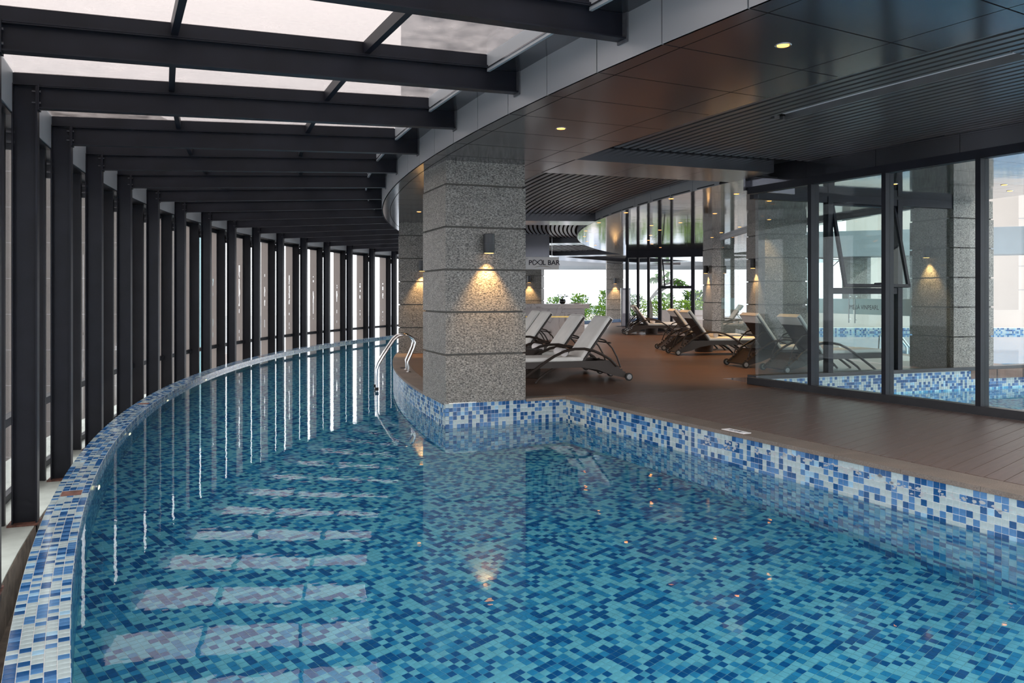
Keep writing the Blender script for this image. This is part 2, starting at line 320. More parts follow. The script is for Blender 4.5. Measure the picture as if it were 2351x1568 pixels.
# --- floor
pf = struct('floor_pool'); pf['label'] = 'pool floor of white, mid blue and deep blue mosaic tiles under the water'
def pool_outline(grow, z):
    o = []; n = 70
    for i in range(n+1): o.append(P(RRI+grow, TA+(TB-TA)*i/n, z))
    for i in range(n+1): o.append(P(RCOP-grow, TB+(COLA-TB)*i/n, z))
    o += [Vector((A0.x, A0.y, z))+Vector((.0, grow, 0)), Vector((B0.x, B0.y, z))+Vector((grow, grow*.4, 0))]
    e = B0+UD*SEND+UN*grow; o.append(Vector((e.x, e.y, z))); return o
ol = pool_outline(.15, ZB-.001); ob('bed', ol, [tuple(range(len(ol)))[::-1]], 'grout_water_tint', pf)
til = Tiler(); ga = math.radians(42.5); ex, ey = Vector((math.cos(ga), math.sin(ga), 0)), Vector((-math.sin(ga), math.cos(ga), 0))
O0 = Vector((0, 6, ZB))
for i in range(-190, 430):
    for j in range(-150, 480):
        c = O0+ex*((i+.5)*Tp)+ey*((j+.5)*Tp)
        if not (1.5 < c.y < 31) or not in_pool(c): continue
        ap = Vector((c.x, c.y, ZW-.55))          # where the refracted tile seems to lie
        if c.y > 3 and not (-140 < px(ap)[0] < 2500): continue
        h = (Tp-TG)/2; q = [c-ex*h-ey*h, c+ex*h-ey*h, c+ex*h+ey*h, c-ex*h+ey*h]
        til.add(q, Z, c.y > 13, seen_dist(ap) if c.y < 7 and inview(ap, 1560) else None)
til.build(pf, 300, True)
# --- straight wall on the deck side, return wall under the column, inner curved wall
def wall_tiles(parent, pos, nrm, ncol, zt, rows, nearmax, maxx=2351):
    tl = Tiler()
    for i in range(ncol):
        p0, p1 = pos(i*Tp+TG/2), pos((i+1)*Tp-TG/2); n = nrm((i+.5)*Tp)
        for j in range(rows):
            z1 = zt-j*Tp-TG/2; z0 = z1-Tp+TG
            q = [Vector((p0.x, p0.y, z0)), Vector((p1.x, p1.y, z0)), Vector((p1.x, p1.y, z1)), Vector((p0.x, p0.y, z1))]
            if (q[1]-q[0]).cross(q[3]-q[0]).dot(n) < 0: q = [q[1], q[0], q[3], q[2]]
            c = (q[0]+q[2])/2; d_ = seen_dist(c)
            tl.add(q, n, d_ > 16, d_ if (z1 > ZW and d_ < nearmax and inview(c)) else None, z1 < ZW+.004)  # submerged rows take the tile colours that have water tint painted in
    tl.build(parent)
ZT = -.035
ws = struct('wall_pool_side', 'straight mosaic pool wall below the stone coping of the deck')
MB().box(B0+UD*(SEND/2)+UN*.1, UD, UN, SEND/2, .1, ZB-.05, ZT).ob('backing', 'grout', ws)
wall_tiles(ws, lambda s_: B0+UD*s_, lambda s_: -UN, int(SEND/Tp), ZT, 31, 9.5)
rl = random.Random(11); V_, F_ = [], []
for i in range(170):                          # lime run-off crusted on the upper tile rows
    s_ = 1.6+abs(rl.gauss(2.6, 1.5)); zc_ = -.07-.035*abs(s_-4)*.6-abs(rl.gauss(0, .035))
    if s_ > 7.5 or zc_ < -.27: continue
    c_ = B0+UD*s_-UN*.0036+Z*zc_; nv = 7; r_ = rl.uniform(.004, .017); b_ = len(V_)
    V_ += [c_+(UD*math.cos(2*pi*j/nv)*rl.uniform(.8, 2.0)+Z*math.sin(2*pi*j/nv)*rl.uniform(.5, 1.1))*r_ for j in range(nv)]; F_.append(tuple(range(b_, b_+nv)))
lo_ = ob('lime_crust', V_, F_, 'lime_stain', ws); lo_['kind'] = 'stuff'
wd = (B0-A0).normalized(); wn = Vector((wd.y, -wd.x, 0))
wc = struct('wall_pool_return', 'short mosaic pool wall below the granite column')
WL = (B0-A0).length; MB().box(A0+wd*(.05+(WL-.05)/2)-wn*.1, wd, wn, (WL-.05)/2, .1, ZB-.05, ZT+.03).ob('backing', 'grout', wc)
wall_tiles(wc, lambda s_: A0+wd*(s_*WL/(33*Tp)), lambda s_: wn, 33, ZT+.02, 31, 30)
wi = struct('wall_pool_inner', 'curved mosaic pool wall below the coping with the ladder')
arcn = int((COLA-3.10)*RCOP/Tp)
MB().arc(RCOP-.2, RCOP, COLA-.010, TB, ZB-.05, ZT, 60).ob('backing', 'grout', wi)
wall_tiles(wi, lambda s_: P(RCOP, COLA-s_/RCOP), lambda s_: u_out(COLA-s_/RCOP), arcn, ZT, 31, 30)
# --- outer rim
wr = struct('wall_pool_rim', 'low curved mosaic rim of the pool along the steel posts')
MB().arc(RRI, RRO, TA, TB, ZB-.05, ZR, 110).ob('backing', 'grout', wr)
COVERS = [(160, 1133, .14), (328, 927, .14), (590, 818, .14), (1, 1, 0)]
cov_t = []
for x, y, s_ in COVERS[:3]:
    p = g(x, y, ZR); cov_t.append(math.atan2(p.y-CY, p.x-CX) % (2*pi))
tl = Tiler(); W5 = (RRO-RRI)/5
nn_ = int((TA-TB)*RRI/Tp); dt = Tp/RRI
for i in range(nn_):
    t0_ = TA-i*dt-TG/2/RRI; t1_ = TA-(i+1)*dt+TG/2/RRI; tm = (t0_+t1_)/2
    for j in range(5):
        if 1 <= j <= 3 and any(abs(tm-c_)*RRI < .09 for c_ in cov_t): continue
        ra, rb = RRI+j*W5+TG/2, RRI+(j+1)*W5-TG/2
        q = [P(ra, t0_, ZR), P(rb, t0_, ZR), P(rb, t1_, ZR), P(ra, t1_, ZR)]
        if (q[1]-q[0]).cross(q[3]-q[0]).z < 0: q = [q[1], q[0], q[3], q[2]]
        c = (q[0]+q[2])/2; d_ = seen_dist(c); tl.add(q, Z, d_ > 16, d_ if d_ < 8 and inview(c) else None)
    n = -u_out(tm)
    for j in range(26):
        z1 = ZR-j*Tp-TG/2; z0 = z1-Tp+TG
        if j > 8 and P(RRI, tm).y > 14: continue
        q = [P(RRI, t0_, z0), P(RRI, t1_, z0), P(RRI, t1_, z1), P(RRI, t0_, z1)]
        if (q[1]-q[0]).cross(q[3]-q[0]).dot(n) < 0: q = [q[1], q[0], q[3], q[2]]
        tl.add(q, n, seen_dist(q[0]) > 13, None, z1 < ZW+.004)
tl.build(wr)
we = struct('wall_pool_end', 'end wall of the pool behind the viewer')
a = P(RRI, TA); b = B0+UD*SEND
MB().bar(Vector((a.x, a.y, (ZB+ZR)/2))+(a-b).normalized()*.3, Vector((b.x, b.y, (ZB+ZR)/2)), .2, Z, ZR-ZB).ob('backing', 'grout', we)
# rusty access covers let into the rim
for c_ in cov_t:
    o = MB().arc(RRI+W5+.002, RRI+4*W5-.002, c_-.085/RRI, c_+.085/RRI, ZR-.002, ZR+.003, 2).ob('access_cover', 'rust_plate')
    tag(o, 'rusty brown access cover let into the mosaic pool rim', 'cover', 'rusty covers along the pool rim')
# --- water
V0 = pool_outline(.012, ZW); V1 = pool_outline(.012, ZB-.02); n = len(V0)
wt = ob('pool_water', V0+V1, [tuple(range(n)), tuple(range(n, 2*n))[::-1]]+[(i, i+n, (i+1) % n+n, (i+1) % n) for i in range(n)], 'pool_water'); fix(wt)
tag(wt, 'clear turquoise water filling the curved indoor pool', 'water', None, 'stuff')
# --- underwater lamps on the rim wall
def pool_lamp(t_, z):
    c = P(RRI-.004, t_, z); e = empty('underwater_light', c); tag(e, 'small round yellowish lamp under water on the rim wall', 'light', 'underwater lamps along the rim wall')
    ax = -u_out(t_)
    MB().lathe(c, [(.075, 0), (.075, .012), (.068, .018)], 20, 0, ax).ob('lamp_ring', 'stainless', e)
    MB().lathe(c+ax*.017, [(.066, 0), (.060, .006), (.03, .010)], 20, 0, ax).ob('lens', 'pool_lamp_glow', e)
for x in (219, 292, 381, 470):
    s_ = (x-1175.5)/F_PX                      # where the line of sight meets the rim
    lo, hi = 1., 22.
    for _ in range(60):
        mid = (lo+hi)/2; R = math.hypot(s_*mid-CX, mid-CY)
        if R > RRI: lo = mid
        else: hi = mid
    # two crossings exist; march from the camera for the far one
    Yc = None
    for i in range(400):
        Y = 3+i*.05
        if math.hypot(s_*Y-CX, Y-CY) > RRI: Yc = Y; break
    if Yc: pool_lamp(math.atan2(Yc-CY, s_*Yc-CX) % (2*pi), -.52)
# ================================================================== SLAB, GUTTER
fl = struct('floor_gallery', 'pale concrete ledge under the steel posts outside the pool rim')
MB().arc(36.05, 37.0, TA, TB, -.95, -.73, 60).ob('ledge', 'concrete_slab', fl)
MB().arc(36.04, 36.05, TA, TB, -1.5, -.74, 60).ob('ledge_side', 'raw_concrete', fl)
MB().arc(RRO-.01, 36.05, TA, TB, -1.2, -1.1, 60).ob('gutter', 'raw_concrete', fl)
# ================================================================== STEEL POSTS, BEAMS, CURTAIN WALL, GLASS ROOF
KA, KB = -3, 16
def zb(R): return ZBP+(RP-R)/(RP-RF)*(ZBF-ZBP)
roof = struct('ceiling_glass_roof', 'sloping glazed roof of dusty panes between the steel beams')
def seg_hex(k0, k1, Ra, Rb, za, zb_, h, inset):
    # plate between frames k0 and k1 (as angles) from radius Ra to Rb
    q = []
    for R, z in ((Ra, za), (Rb, zb_)):
        a_, b_ = P(R, k0, z), P(R, k1, z); d = (b_-a_).normalized()*inset; q.append((a_+d, b_-d))
    pts = [q[0][0], q[0][1], q[1][1], q[1][0]]
    return pts+[p+Z*h for p in pts]
for k in range(KA, KB+1):
    t_ = th(k); uo, ut = u_out(t_), u_tan(t_)
    e = empty('steel_post', P(RP+.1, t_, -.73)); tag(e, 'black steel H-section post standing on the concrete ledge beside the pool rim', 'post', 'steel posts along the curved glass wall')
    mb = MB()
    mb.box(P(RP+.007, t_), uo, ut, .007, .06, -.80, 3.165); mb.box(P(RP+.193, t_), uo, ut, .007, .06, -.72, 3.165); mb.box(P(RP+.1, t_), uo, ut, .088, .005, -.72, 3.165)
    mb.ob('h_section', 'steel', e)
    MB().box(P(RP+.11, t_), uo, ut, .12, .10, -.73, -.715).ob('base_plate', 'rust_plate', e)
    # beam
    e = empty('roof_beam', P(RP, t_, zb(RP))); tag(e, 'black steel roof beam bolted to its post and spanning to the grey fascia', 'beam', 'radial steel beams under the glass roof')
    mb = MB(); za, z2 = zb(RP), zb(RF)
    def rad(R0, R1, dz0, dz1, hw):
        a_, b_ = P(R0, t_, zb(R0)), P(R1, t_, zb(R1)); s_ = ut*hw
        return [a_-s_+Z*dz0, a_+s_+Z*dz0, b_+s_+Z*dz0, b_-s_+Z*dz0, a_-s_+Z*dz1, a_+s_+Z*dz1, b_+s_+Z*dz1, b_-s_+Z*dz1]
    mb.hexa(rad(RP-.012, RF, 0, .011, .05)); mb.hexa(rad(RP-.012, RF, .189, .2, .05)); mb.hexa(rad(RP-.012, RF, .011, .189, .004))
    fix(mb.ob('i_beam', 'steel', e))
    fix(MB().hexa(rad(36.24, 32.42, .20, .212, .055)).hexa(rad(36.24, 32.42, .212, .31, .03)).ob('top_rail', 'steel', e))
    fix(MB().hexa(rad(RP-.001, RP-.014, -.015, .215, .06)).ob('end_plate', 'steel', e))
    fix(MB().hexa(rad(RF+.012, RF, -.02, .215, .06)).ob('end_plate', 'bracket', e))
    for dz in (.05, .15):
        for s_ in (-.035, .035):
            MB().lathe(P(RP-.014, t_, za+dz)+ut*s_, [(.011, 0), (.011, .01)], 6, 0, -uo).lathe(P(RP-.014, t_, za+dz)+ut*s_, [(.006, -.06), (.006, 0)], 6, 0, -uo).ob('bolt', 'bracket', e)
    # mullion with its bracket
    if k == KB: continue
    t2 = th(k+1); tm = (t_+t2)/2
    w = struct('window_%d' % (k-KA+1)); w['label'] = 'tall glazed bay of the curved curtain wall'
    MB().box(P(36.30, t_), uo, ut, .012, .03, -.73, 2.92).box(P(36.39, t_), uo, ut, .08, .018, -.73, 2.92).box(P(36.485, t_), uo, ut, .018, .035, -.73, 2.92).ob('mullion', 'mullion', w)
    MB().box(P(36.30, t_)-ut*.052, uo, ut, .085, .018, 2.60, 2.79).ob('bracket', 'bracket', w)
    MB().box(P(36.245, t_), uo, ut, .03, .02, 2.65, 2.67).box(P(36.245, t_), uo, ut, .03, .02, 2.74, 2.76).ob('bracket_bolts', 'bracket', w)
    def bayplate(R, z0, z1, th_, ins=.04, f0=0., f1=1.):
        a_, b_ = P(R, t_), P(R, t2); d = (b_-a_); L = d.length; d.normalize(); nrm = u_out(tm)
        a2 = a_+d*(ins+f0*(L-2*ins)); b2 = a_+d*(ins+f1*(L-2*ins)); c = (a2+b2)/2
        return MB().box(c, d, nrm, (b2-a2).length/2, th_/2, z0, z1)
    bayplate(36.235, 2.92, 3.285, .02, .01).ob('head_panel', 'head_panel', w)
    bayplate(36.385, 2.905, 2.92, .30, .01).ob('head_soffit', 'anodised', w)
    bayplate(36.485, 2.83, 2.905, .06).ob('head_rail', 'mullion', w)
    bayplate(36.47, .03, .11, .09).ob('transom', 'mullion', w)
    bayplate(36.485, -.73, -.66, .06).ob('sill_rail', 'mullion', w)
    bayplate(36.50, .11, 2.83, .010).ob('pane', 'window_glass', w); bayplate(36.50, -.66, .03, .010).ob('pane', 'window_glass', w)
    # film on the right third; torn in a ragged upright strip
    yv = [(.69, 1.0)]
    nrm = u_out(tm); a_, b_ = P(36.488, t_), P(36.488, t2); d = b_-a_
    V_, F_ = [], []
    def fq(f0, f1, z0, z1):
        b0 = len(V_); p, q_ = a_+d*f0, a_+d*f1; V_.extend([Vector((p.x, p.y, z0)), Vector((q_.x, q_.y, z0)), Vector((q_.x, q_.y, z1)), Vector((p.x, p.y, z1))]); F_.append((b0, b0+1, b0+2, b0+3))
    rnd = random.Random(k*7+3); zl = .11; z_hi = 2.83; fc = .84
    fq(.69, fc-.03, zl, z_hi); fq(fc+.03, .98, zl, z_hi)
    z = zl; tear0, tear1 = rnd.uniform(.9, 1.3), rnd.uniform(1.7, 2.1)
    while z < z_hi-1e-6:
        h = rnd.uniform(.03, .11); z2_ = min(z+h, z_hi)
        if tear0 < z < tear1 and rnd.random() < .75: 
            w0 = rnd.uniform(.0, .022); w1 = rnd.uniform(0, .022); fq(fc-.03, fc-w0, z, z2_); fq(fc+w1, fc+.03, z, z2_)
        elif z < tear0 and rnd.random() < .25: fq(fc-.03, fc-.005, z, z2_); fq(fc+.004, fc+.03, z, z2_)
        else: fq(fc-.03, fc+.03, z, z2_)
        z = z2_
    fq(.69, .98, -.66, .03)
    fo = ob('sun_film', V_, F_, 'sun_film', w); fo['label'] = 'beige sun film with a torn strip'
    # roof: purlins and panes
    for R in (34.93, 33.49):
        a_, b_ = P(R, t_, zb(R)+.26), P(R, t2, zb(R)+.26); d = (b_-a_).normalized()*.031
        o = MB().bar(a_+d, b_-d, .05, Z, .098).ob('roof_purlin', 'steel'); tag(o, 'black steel tube purlin between two roof beams under the glass roof', 'purlin', 'purlins between the roof beams')
    for Ra, Rb in ((32.43, 33.475), (33.505, 34.915), (34.945, 36.22)):
        fix(MB().hexa(seg_hex(t_, t2, Ra, Rb, zb(Ra)+.312, zb(Rb)+.312, .012, .004)).ob('pane', 'roof_glass', roof))
    fix(MB().hexa(seg_hex(t_, t2, 32.40, 32.425, zb(32.4)+.16, zb(32.4)+.16, .16, .03)).ob('edge_upstand', 'head_panel', roof))
    fix(MB().hexa(seg_hex(t_, t2, 32.10, 32.43, ZBF+.185, ZBF+.175, .012, .03)).ob('edge_soffit', 'soffit_panel', roof))
# ================================================================== SOFFIT, FASCIA, SLAT CEILING
SEAM0, SEAM = pi+.4247, .0238
fs = struct('trim_fascia', 'grey metal fascia panels along the curved edge of the soffit')
ce = struct('ceiling', 'glossy dark metal soffit panels with recessed downlights')
ci = struct('ceiling_inner', 'mirror-like metal ceiling panels beyond the slats')
MB().arc(RF-.03, 30.42, TEND, 2.3, ZC+.012, ZC+.04, 60).ob('void', 'ceiling_void', ce)
MB().arc(RF-.02, RF-.03, TEND, 2.3, ZC+.012, 3.34, 60).ob('fascia_void', 'ceiling_void', fs)
i0 = -52; i1 = 12
for i in range(i0, i1):
    ta, tb = SEAM0+i*SEAM, SEAM0+(i+1)*SEAM; g_ = .006
    if tb > TEND+.001: continue
    def sec(R0, R1, z0, z1):
        gg = g_/R0; return [P(R0, ta+gg, z0), P(R0, tb-gg, z0), P(R1, tb-gg, z0), P(R1, ta+gg, z0), P(R0, ta+gg, z1), P(R0, tb-gg, z1), P(R1, tb-gg, z1), P(R1, ta+gg, z1)]
    fix(MB().hexa(sec(RF-.02, RF, ZC, 3.275)).ob('panel', 'fascia_panel', fs))
    for R0, R1 in ((31.965, RF-.003), (30.835, 31.955), (30.45, 30.825)):
        if R1 < 30.9 and (COLA-BAY*3.2) > ta: pass
        fix(MB().hexa(sec(R0, R1, ZC, ZC+.012)).ob('panel', 'soffit_panel', ce))
# recess edge of the slat ceiling
MB().arc(30.42, 30.45, TEND, 2.3, ZC, 3.3, 60).ob('recess_edge', 'soffit_panel', ce)
MB().arc(22.0, 30.45, TEND, 2.2, 3.32, 3.36, 60).ob('slab_over', 'ceiling_void', ce)
RIN = 27.5
sl = struct('ceiling_slats', 'ribbed ceiling of slim dark metal slats between the soffit panels')
MB().arc(26.4, 30.42, TEND, 2.3, ZSL+.07, ZSL+.075, 60).ob('backing', 'ceiling_void', sl)
ALL_BAYS = [(TEND, COLA+.02), (COLA-.02, COLA-BAY+.02), (COLA-BAY-.02, COLA-2*BAY+.02), (COLA-2*BAY-.02, COLA-3*BAY+.02), (COLA-3*BAY-.02, COLA-4*BAY+.02)]
for bi, (ta, tb) in enumerate(ALL_BAYS):
    R = 30.36; j = 0
    pitch = .115 if bi < 3 else .23
    while R > (26.5 if bi == 0 else RIN+.06):
        segs = [(ta, tb)]
        if bi == 0 and 29.05 < R < 29.38: segs = [(ta, 3.66), (3.575, tb)]      # opening of the air slot
        for a_, b_ in segs:
            o = MB().arc(R-.035, R+.035, a_, b_, ZSL, ZSL+.035, 10).ob('slat', 'slat_metal', sl)
        R -= pitch; j += 1
    if bi > 0 or True:
        # solid panel band across the ring at the column line
        tc_ = tb-.02
        for Ra, Rb in ((RIN, 28.45), (28.455, 29.45), (29.455, 30.44)):
            o = MB().arc(Ra, Rb, tc_-.018, tc_+.018, ZC, ZC+.012, 2).ob('panel', 'soffit_panel', ce)
        MB().arc(RIN, 30.44, tc_+.0175, tc_+.018, ZC+.012, 3.3, 1).ob('band_edge', 'soffit_panel', ce); MB().arc(RIN, 30.44, tc_-.018, tc_-.0175, ZC+.012, 3.3, 1).ob('band_edge', 'soffit_panel', ce)
# air slot in the nearest slat bay
e = empty('air_diffuser', P(29.2, 3.62, ZSL)); tag(e, 'long pale linear air slot set into the slat ceiling', 'vent')
MB().arc(29.06, 29.10, 3.66, 3.575, ZSL-.005, ZSL+.06, 6).arc(29.34, 29.38, 3.66, 3.575, ZSL-.005, ZSL+.06, 6).ob('slot_frame', 'slat_metal', e)
MB().arc(29.10, 29.34, 3.66, 3.575, ZSL+.055, ZSL+.065, 6).ob('slot_plate', 'white_board', e)
# inner mirror panels
MB().arc(22.0, RIN, COLA, 2.2, ZC+.014, ZC+.03, 60).ob('void', 'ceiling_void', ci); MB().arc(22.0, 26.4, TEND, COLA, ZC+.014, ZC+.03, 12).ob('void', 'ceiling_void', ci)
st = .0285
for i in range(-46, 16):
    ta, tb = COLA+i*st, COLA+(i+1)*st
    if tb > TEND: continue
    for R0 in (26.42, 25.34, 24.26, 23.18, 22.10):
        if R0 > 26 and ta > COLA-.01: continue
        fix(MB().hexa([P(R0, ta+.0001, ZC), P(R0, tb-.0001, ZC), P(R0+1.075, tb-.0001, ZC), P(R0+1.075, ta+.0001, ZC)]+[P(R0, ta+.0001, ZC+.01), P(R0, tb-.0001, ZC+.01), P(R0+1.075, tb-.0001, ZC+.01), P(R0+1.075, ta+.0001, ZC+.01)]).ob('panel', 'inner_panel', ci))
    if tb < COLA: MB().arc(RIN-.012, RIN, ta+.0002, tb-.0002, ZC, ZSL+.05, 1).ob('panel', 'fascia_panel', fs)
# building rising over the ring
wtower = MB().arc(31.6, 31.75, TEND, 2.3, 3.36, 24, 50).ob('wall_tower', 'tower_wall'); tag(wtower, 'grey facade of the tower rising above the glass roof', None, None, 'structure')
# ================================================================== DECK
DZ = 0.0
dk = struct('floor', 'brown composite deck in the open part of the ring')
MB().arc(27.03, RCOP-.30, COLA-.004, 2.2, -.16, -.005, 60).ob('deck_field', 'deck_sheet', dk); MB().arc(20.5, 27.03, 3.432, 2.2, -.16, -.005, 60).ob('deck_field', 'deck_sheet', dk)
db = struct('floor_boards', 'brown ridged deck boards running between the coping and the glass screen')
# glass screen line
G0 = Vector((3.47, 12.03, 0)); GD = Vector((.461, -.888, 0)); GN = Vector((.888, .461, 0))
cw = .30                                      # coping width
PL = Vector((math.cos(math.radians(44)), math.sin(math.radians(44)), 0)); PN = Vector((-PL.y, PL.x, 0))
me_cache = {}
def isect(o_, d_, a_, n_):                     # parameter along d_ where it meets the line through a_ with normal n_
    k_ = d_.dot(n_); return (a_-o_).dot(n_)/k_
cop_edge = B0+UN*cw; top_edge = P(29.9, COLA-.004); top_n = u_tan(COLA)
base = Vector((3.3, 8, 0)); pw = .140
MB().prism([cop_edge+UD*SEND, cop_edge-UD*.5, P(27.05, COLA), G0+GD*10], (0, 0, -.12)).ob('joists', 'deck_gap', db)
db_jo = db.children[0]; db_jo.location.z = -.012; fix(db_jo)
for i in range(-42, 42):
    o_ = base+PN*(i*pw)
    s0 = isect(o_, PL, cop_edge, UN); s1 = isect(o_, PL, G0-GN*.01, GN); st_ = isect(o_, PL, top_edge, top_n)
    # keep the part on the viewer's side of the radial seam
    if top_n.dot(PL) > 0: s0c = max(s0, -1e9); s1c = s1
    a_, b_ = o_+PL*s0, o_+PL*s1
    # trim at the seam
    fa, fb = (a_-top_edge).dot(top_n), (b_-top_edge).dot(top_n)
    if fa <= 0 and fb <= 0: continue
    if fa <= 0: s0 = st_
    if fb <= 0: s1 = st_
    if s1-s0 < .12 or (a_.y < -1 and b_.y < -1): continue
    cut = s0+(s1-s0)*(.42 if i % 2 else .40)+random.uniform(-.05, .05)
    for q0, q1 in ((s0, cut-.002), (cut+.002, s1)):
        L = q1-q0; mid = o_+PL*((q0+q1)/2)
        # ends mitred to the coping / screen
        h = pw/2-.003
        mb = MB(); sk0 = PN.dot(UN)/PL.dot(UN); 
        e0 = -sk0*h if q0 == s0 and fa > 0 else 0; e1 = -PN.dot(GN)/PL.dot(GN)*h if q1 == s1 and fb > 0 else 0
        x0, x1 = -L/2, L/2
        mb.hexa([(x0-e0, -h, -.022), (x1-e1, -h, -.022), (x1+e1, h, -.022), (x0+e0, h, -.022), (x0-e0, -h, 0), (x1-e1, -h, 0), (x1+e1, h, 0), (x0+e0, h, 0)])
        o = mb.ob('board', 'deck_board', db, local=True); o.location = mid; o.rotation_euler = (0, 0, math.radians(44))
# far deck between bays already covered; coping stones
cp = struct('trim_coping', 'grey-brown granite coping stones edging the pool')
L = SEND; s_ = -.02; i = 0
while s_ < L:
    e_ = min(s_+.62, L); c = B0+UD*((s_+e_)/2)+UN*(cw/2-.015)
    if i == 0:
        q = [B0-UN*.015-UD*.0, B0-UN*.015+UD*(e_-.002), B0+UN*(cw-.003)+UD*(e_-.002), B0+UN*(cw-.003)-UD*.13]
        fix(MB().prism([Vector((p.x, p.y, -.035)) for p in q], (0, 0, .035)).ob('coping_stone', 'coping_stone', cp))
    else: MB().box(c, UD, UN, (e_-s_)/2-.0015, cw/2-.003, -.035, 0).ob('coping_stone', 'coping_stone', cp)
    s_ = e_; i += 1
# coping beside the column, running to the corner
c0 = A0+wd*1.07
q = [c0+wn*.015, B0+wn*.015, B0+UN*(cw-.003)-UD*.13, c0-wn*.22]
fix(MB().prism([Vector((p.x, p.y, -.035)) for p in q], (0, 0, .0345)).ob('coping_stone', 'coping_stone', cp))
i = 0; ta = COLA-.030
while ta > 2.95:
    tb = ta-.60/RCOP; MB().arc(RCOP-.30, RCOP+.015, ta-.00004, tb+.00004, -.035, 0, 4).ob('coping_stone', 'coping_stone', cp); ta = tb
# depth plate on the coping
c = g(1690, 990, .0); o = MB().box(c+Z*.0, UD, UN, .15, .05, .0, .004).ob('depth_plate', 'white_board'); 
e = empty('depth_marker', c); tag(e, 'worn pale depth plate stuck on the pool coping', 'sign'); o.parent = e; o.location = -c
for dx, w_ in ((-.07, .02), (-.035, .008), (.0, .02), (.05, .03)): 
    q = MB().box(c+UD*dx+Z*.004, UD, UN, w_/2, .022, .0, .0008).ob('mark', 'ink', e)
# ================================================================== GRANITE COLUMNS
def granite_column(corner, ang, w, d, label, zs=None, h=ZC+.03, z0=0.):
    u = Vector((math.cos(ang), math.sin(ang), 0)); v_ = Vector((-u.y, u.x, 0)); c = corner+u*w/2+v_*d/2
    e = empty('granite_column', Vector((c.x, c.y, z0))); tag(e, label, 'column', 'granite columns')
    MB().box(c, u, v_, w/2-.03, d/2-.03, z0, h).ob('core', 'granite_joint', e)
    zj = [z0]+[z for z in (.58, 1.10, 1.62, 2.14, 2.66) if z < h]+[h]
    for i in range(len(zj)-1):
        a_ = zj[i]; b_ = zj[i+1]
        inset = .0 if i < len(zj)-2 else .008
        MB().box(c, u, v_, w/2-inset, d/2-inset, a_+(.0 if i == 0 else .012), b_-.012 if i < len(zj)-2 else b_).ob('granite_block', 'granite', e)
    return u, v_, c
def sconce(pos, n, label, energy=26, s=1.0):
    # cylinder lamp on a wall, shining down; pos: point on the wall at lamp mid height
    n = Vector(n).normalized(); e = empty('wall_lamp', pos); tag(e, label, 'lamp', 'wall lamps on the granite columns')
    c = pos+n*.085*s; sd = n.cross(Z)
    MB().box(pos+n*.018*s, n, sd, .018*s, .035*s, -.05*s, .05*s).ob('wall_bracket', 'lamp_black', e)
    o = MB().lathe(c, [(.058*s, -.10*s), (.060*s, -.095*s), (.060*s, .10*s), (.055*s, .105*s)], 24).ob('lamp_body', 'lamp_black', e); shade(o)
    MB().lathe(c+Z*.0, [(.0605*s, -.004), (.0612*s, -.002), (.0605*s, .0)], 24).ob('seam_ring', 'bracket', e)
    MB().lathe(c-Z*.104*s, [(.050*s, 0), (.050*s, .004)], 20).ob('lens', 'sconce_glow', e)
    ld = bpy.data.lights.new('lamp_beam', 'SPOT'); ld.energy = energy; ld.color = (1, .58, .22); ld.spot_size = math.radians(78); ld.spot_blend = .75; ld.shadow_soft_size = .03
    l = bpy.data.objects.new('lamp_beam', ld); COL.objects.link(l); l.parent = e; l.location = c-Z*.115*s-pos; l.rotation_euler = (0, 0, 0)
    return e
u, v_, c = granite_column(A0+wd*.01-wn*.01, math.radians(21.5), 1.05, 1.04, 'large granite-clad column rising from the pool edge', z0=ZT+.02)
pc = A0+wd*.01-wn*.01
sconce(Vector((pc.x, pc.y, 1.3+(679-560)/F_PX*10.05))+u*.525, -v_, 'black cylinder wall lamp on the large column at the pool edge', 40, 1.15)
pc = P(RCOP-.03, COLA-BAY-.004); u, v_, c = granite_column(pc, COLA-BAY-pi, 1.05, 1.0, 'granite column beside the pool ladder')
sconce(Vector((pc.x, pc.y, 1.97))+u*.53, -v_, 'black cylinder wall lamp on the column beside the ladder', 40, 1.15)
pc = Vector((.35, 34.0, 0)); u, v_, c = granite_column(pc, math.radians(-9), .88, 1.0, 'granite column behind the marble bar')
sconce(Vector((pc.x, pc.y, 1.98))+u*.38, -v_, 'black wall lamp on the column behind the bar', 40, 1.3)
pc = Vector((4.82, 41.5, 0)); u, v_, c = granite_column(pc, math.radians(-4), .85, 1.0, 'granite column beyond the standing notice board', h=ZC-.02)
sconce(Vector((pc.x, pc.y, 2.05))+u*.43, -v_, 'black wall lamp on the column beyond the notice board', 40, 1.4)
pc = Vector((6.42, 23.6, 0)); u, v_, c = granite_column(pc-Vector((.62, -.02, 0)), math.radians(2), 1.06, 1.0, 'granite column between two glass doors, warmly lit')
sconce(Vector((pc.x-.62, pc.y+.40, 1.30+(679-619)/F_PX*24)), -u, 'black wall lamp on the column between the glass doors', 30, 1.1)
pc = Vector((5.56, 17.9, 0)); u, v_, c = granite_column(pc, math.radians(7), .98, 1.0, 'granite column behind the glass screen and loungers')
sconce(Vector((pc.x, pc.y, 1.3+(679-605)/F_PX*18.2))+v_*.45, -u, 'black wall lamp on the column behind the loungers', 26)
pc = Q0+QR*4.16+QN*.015; u, v_, c = granite_column(pc, math.radians(20.4), .95, .95, 'granite column standing on the mosaic wall behind the glass screen')
sconce(Vector((pc.x, pc.y, 1.3+(679-575)/F_PX*14.1))+v_*.5, -u, 'black wall lamp on the column behind the glass screen', 26)
pc = Vector((9.9, 40, 0)); granite_column(pc, math.radians(-2), .8, .8, 'distant granite pilaster by the planted terrace', h=ZC-.02)
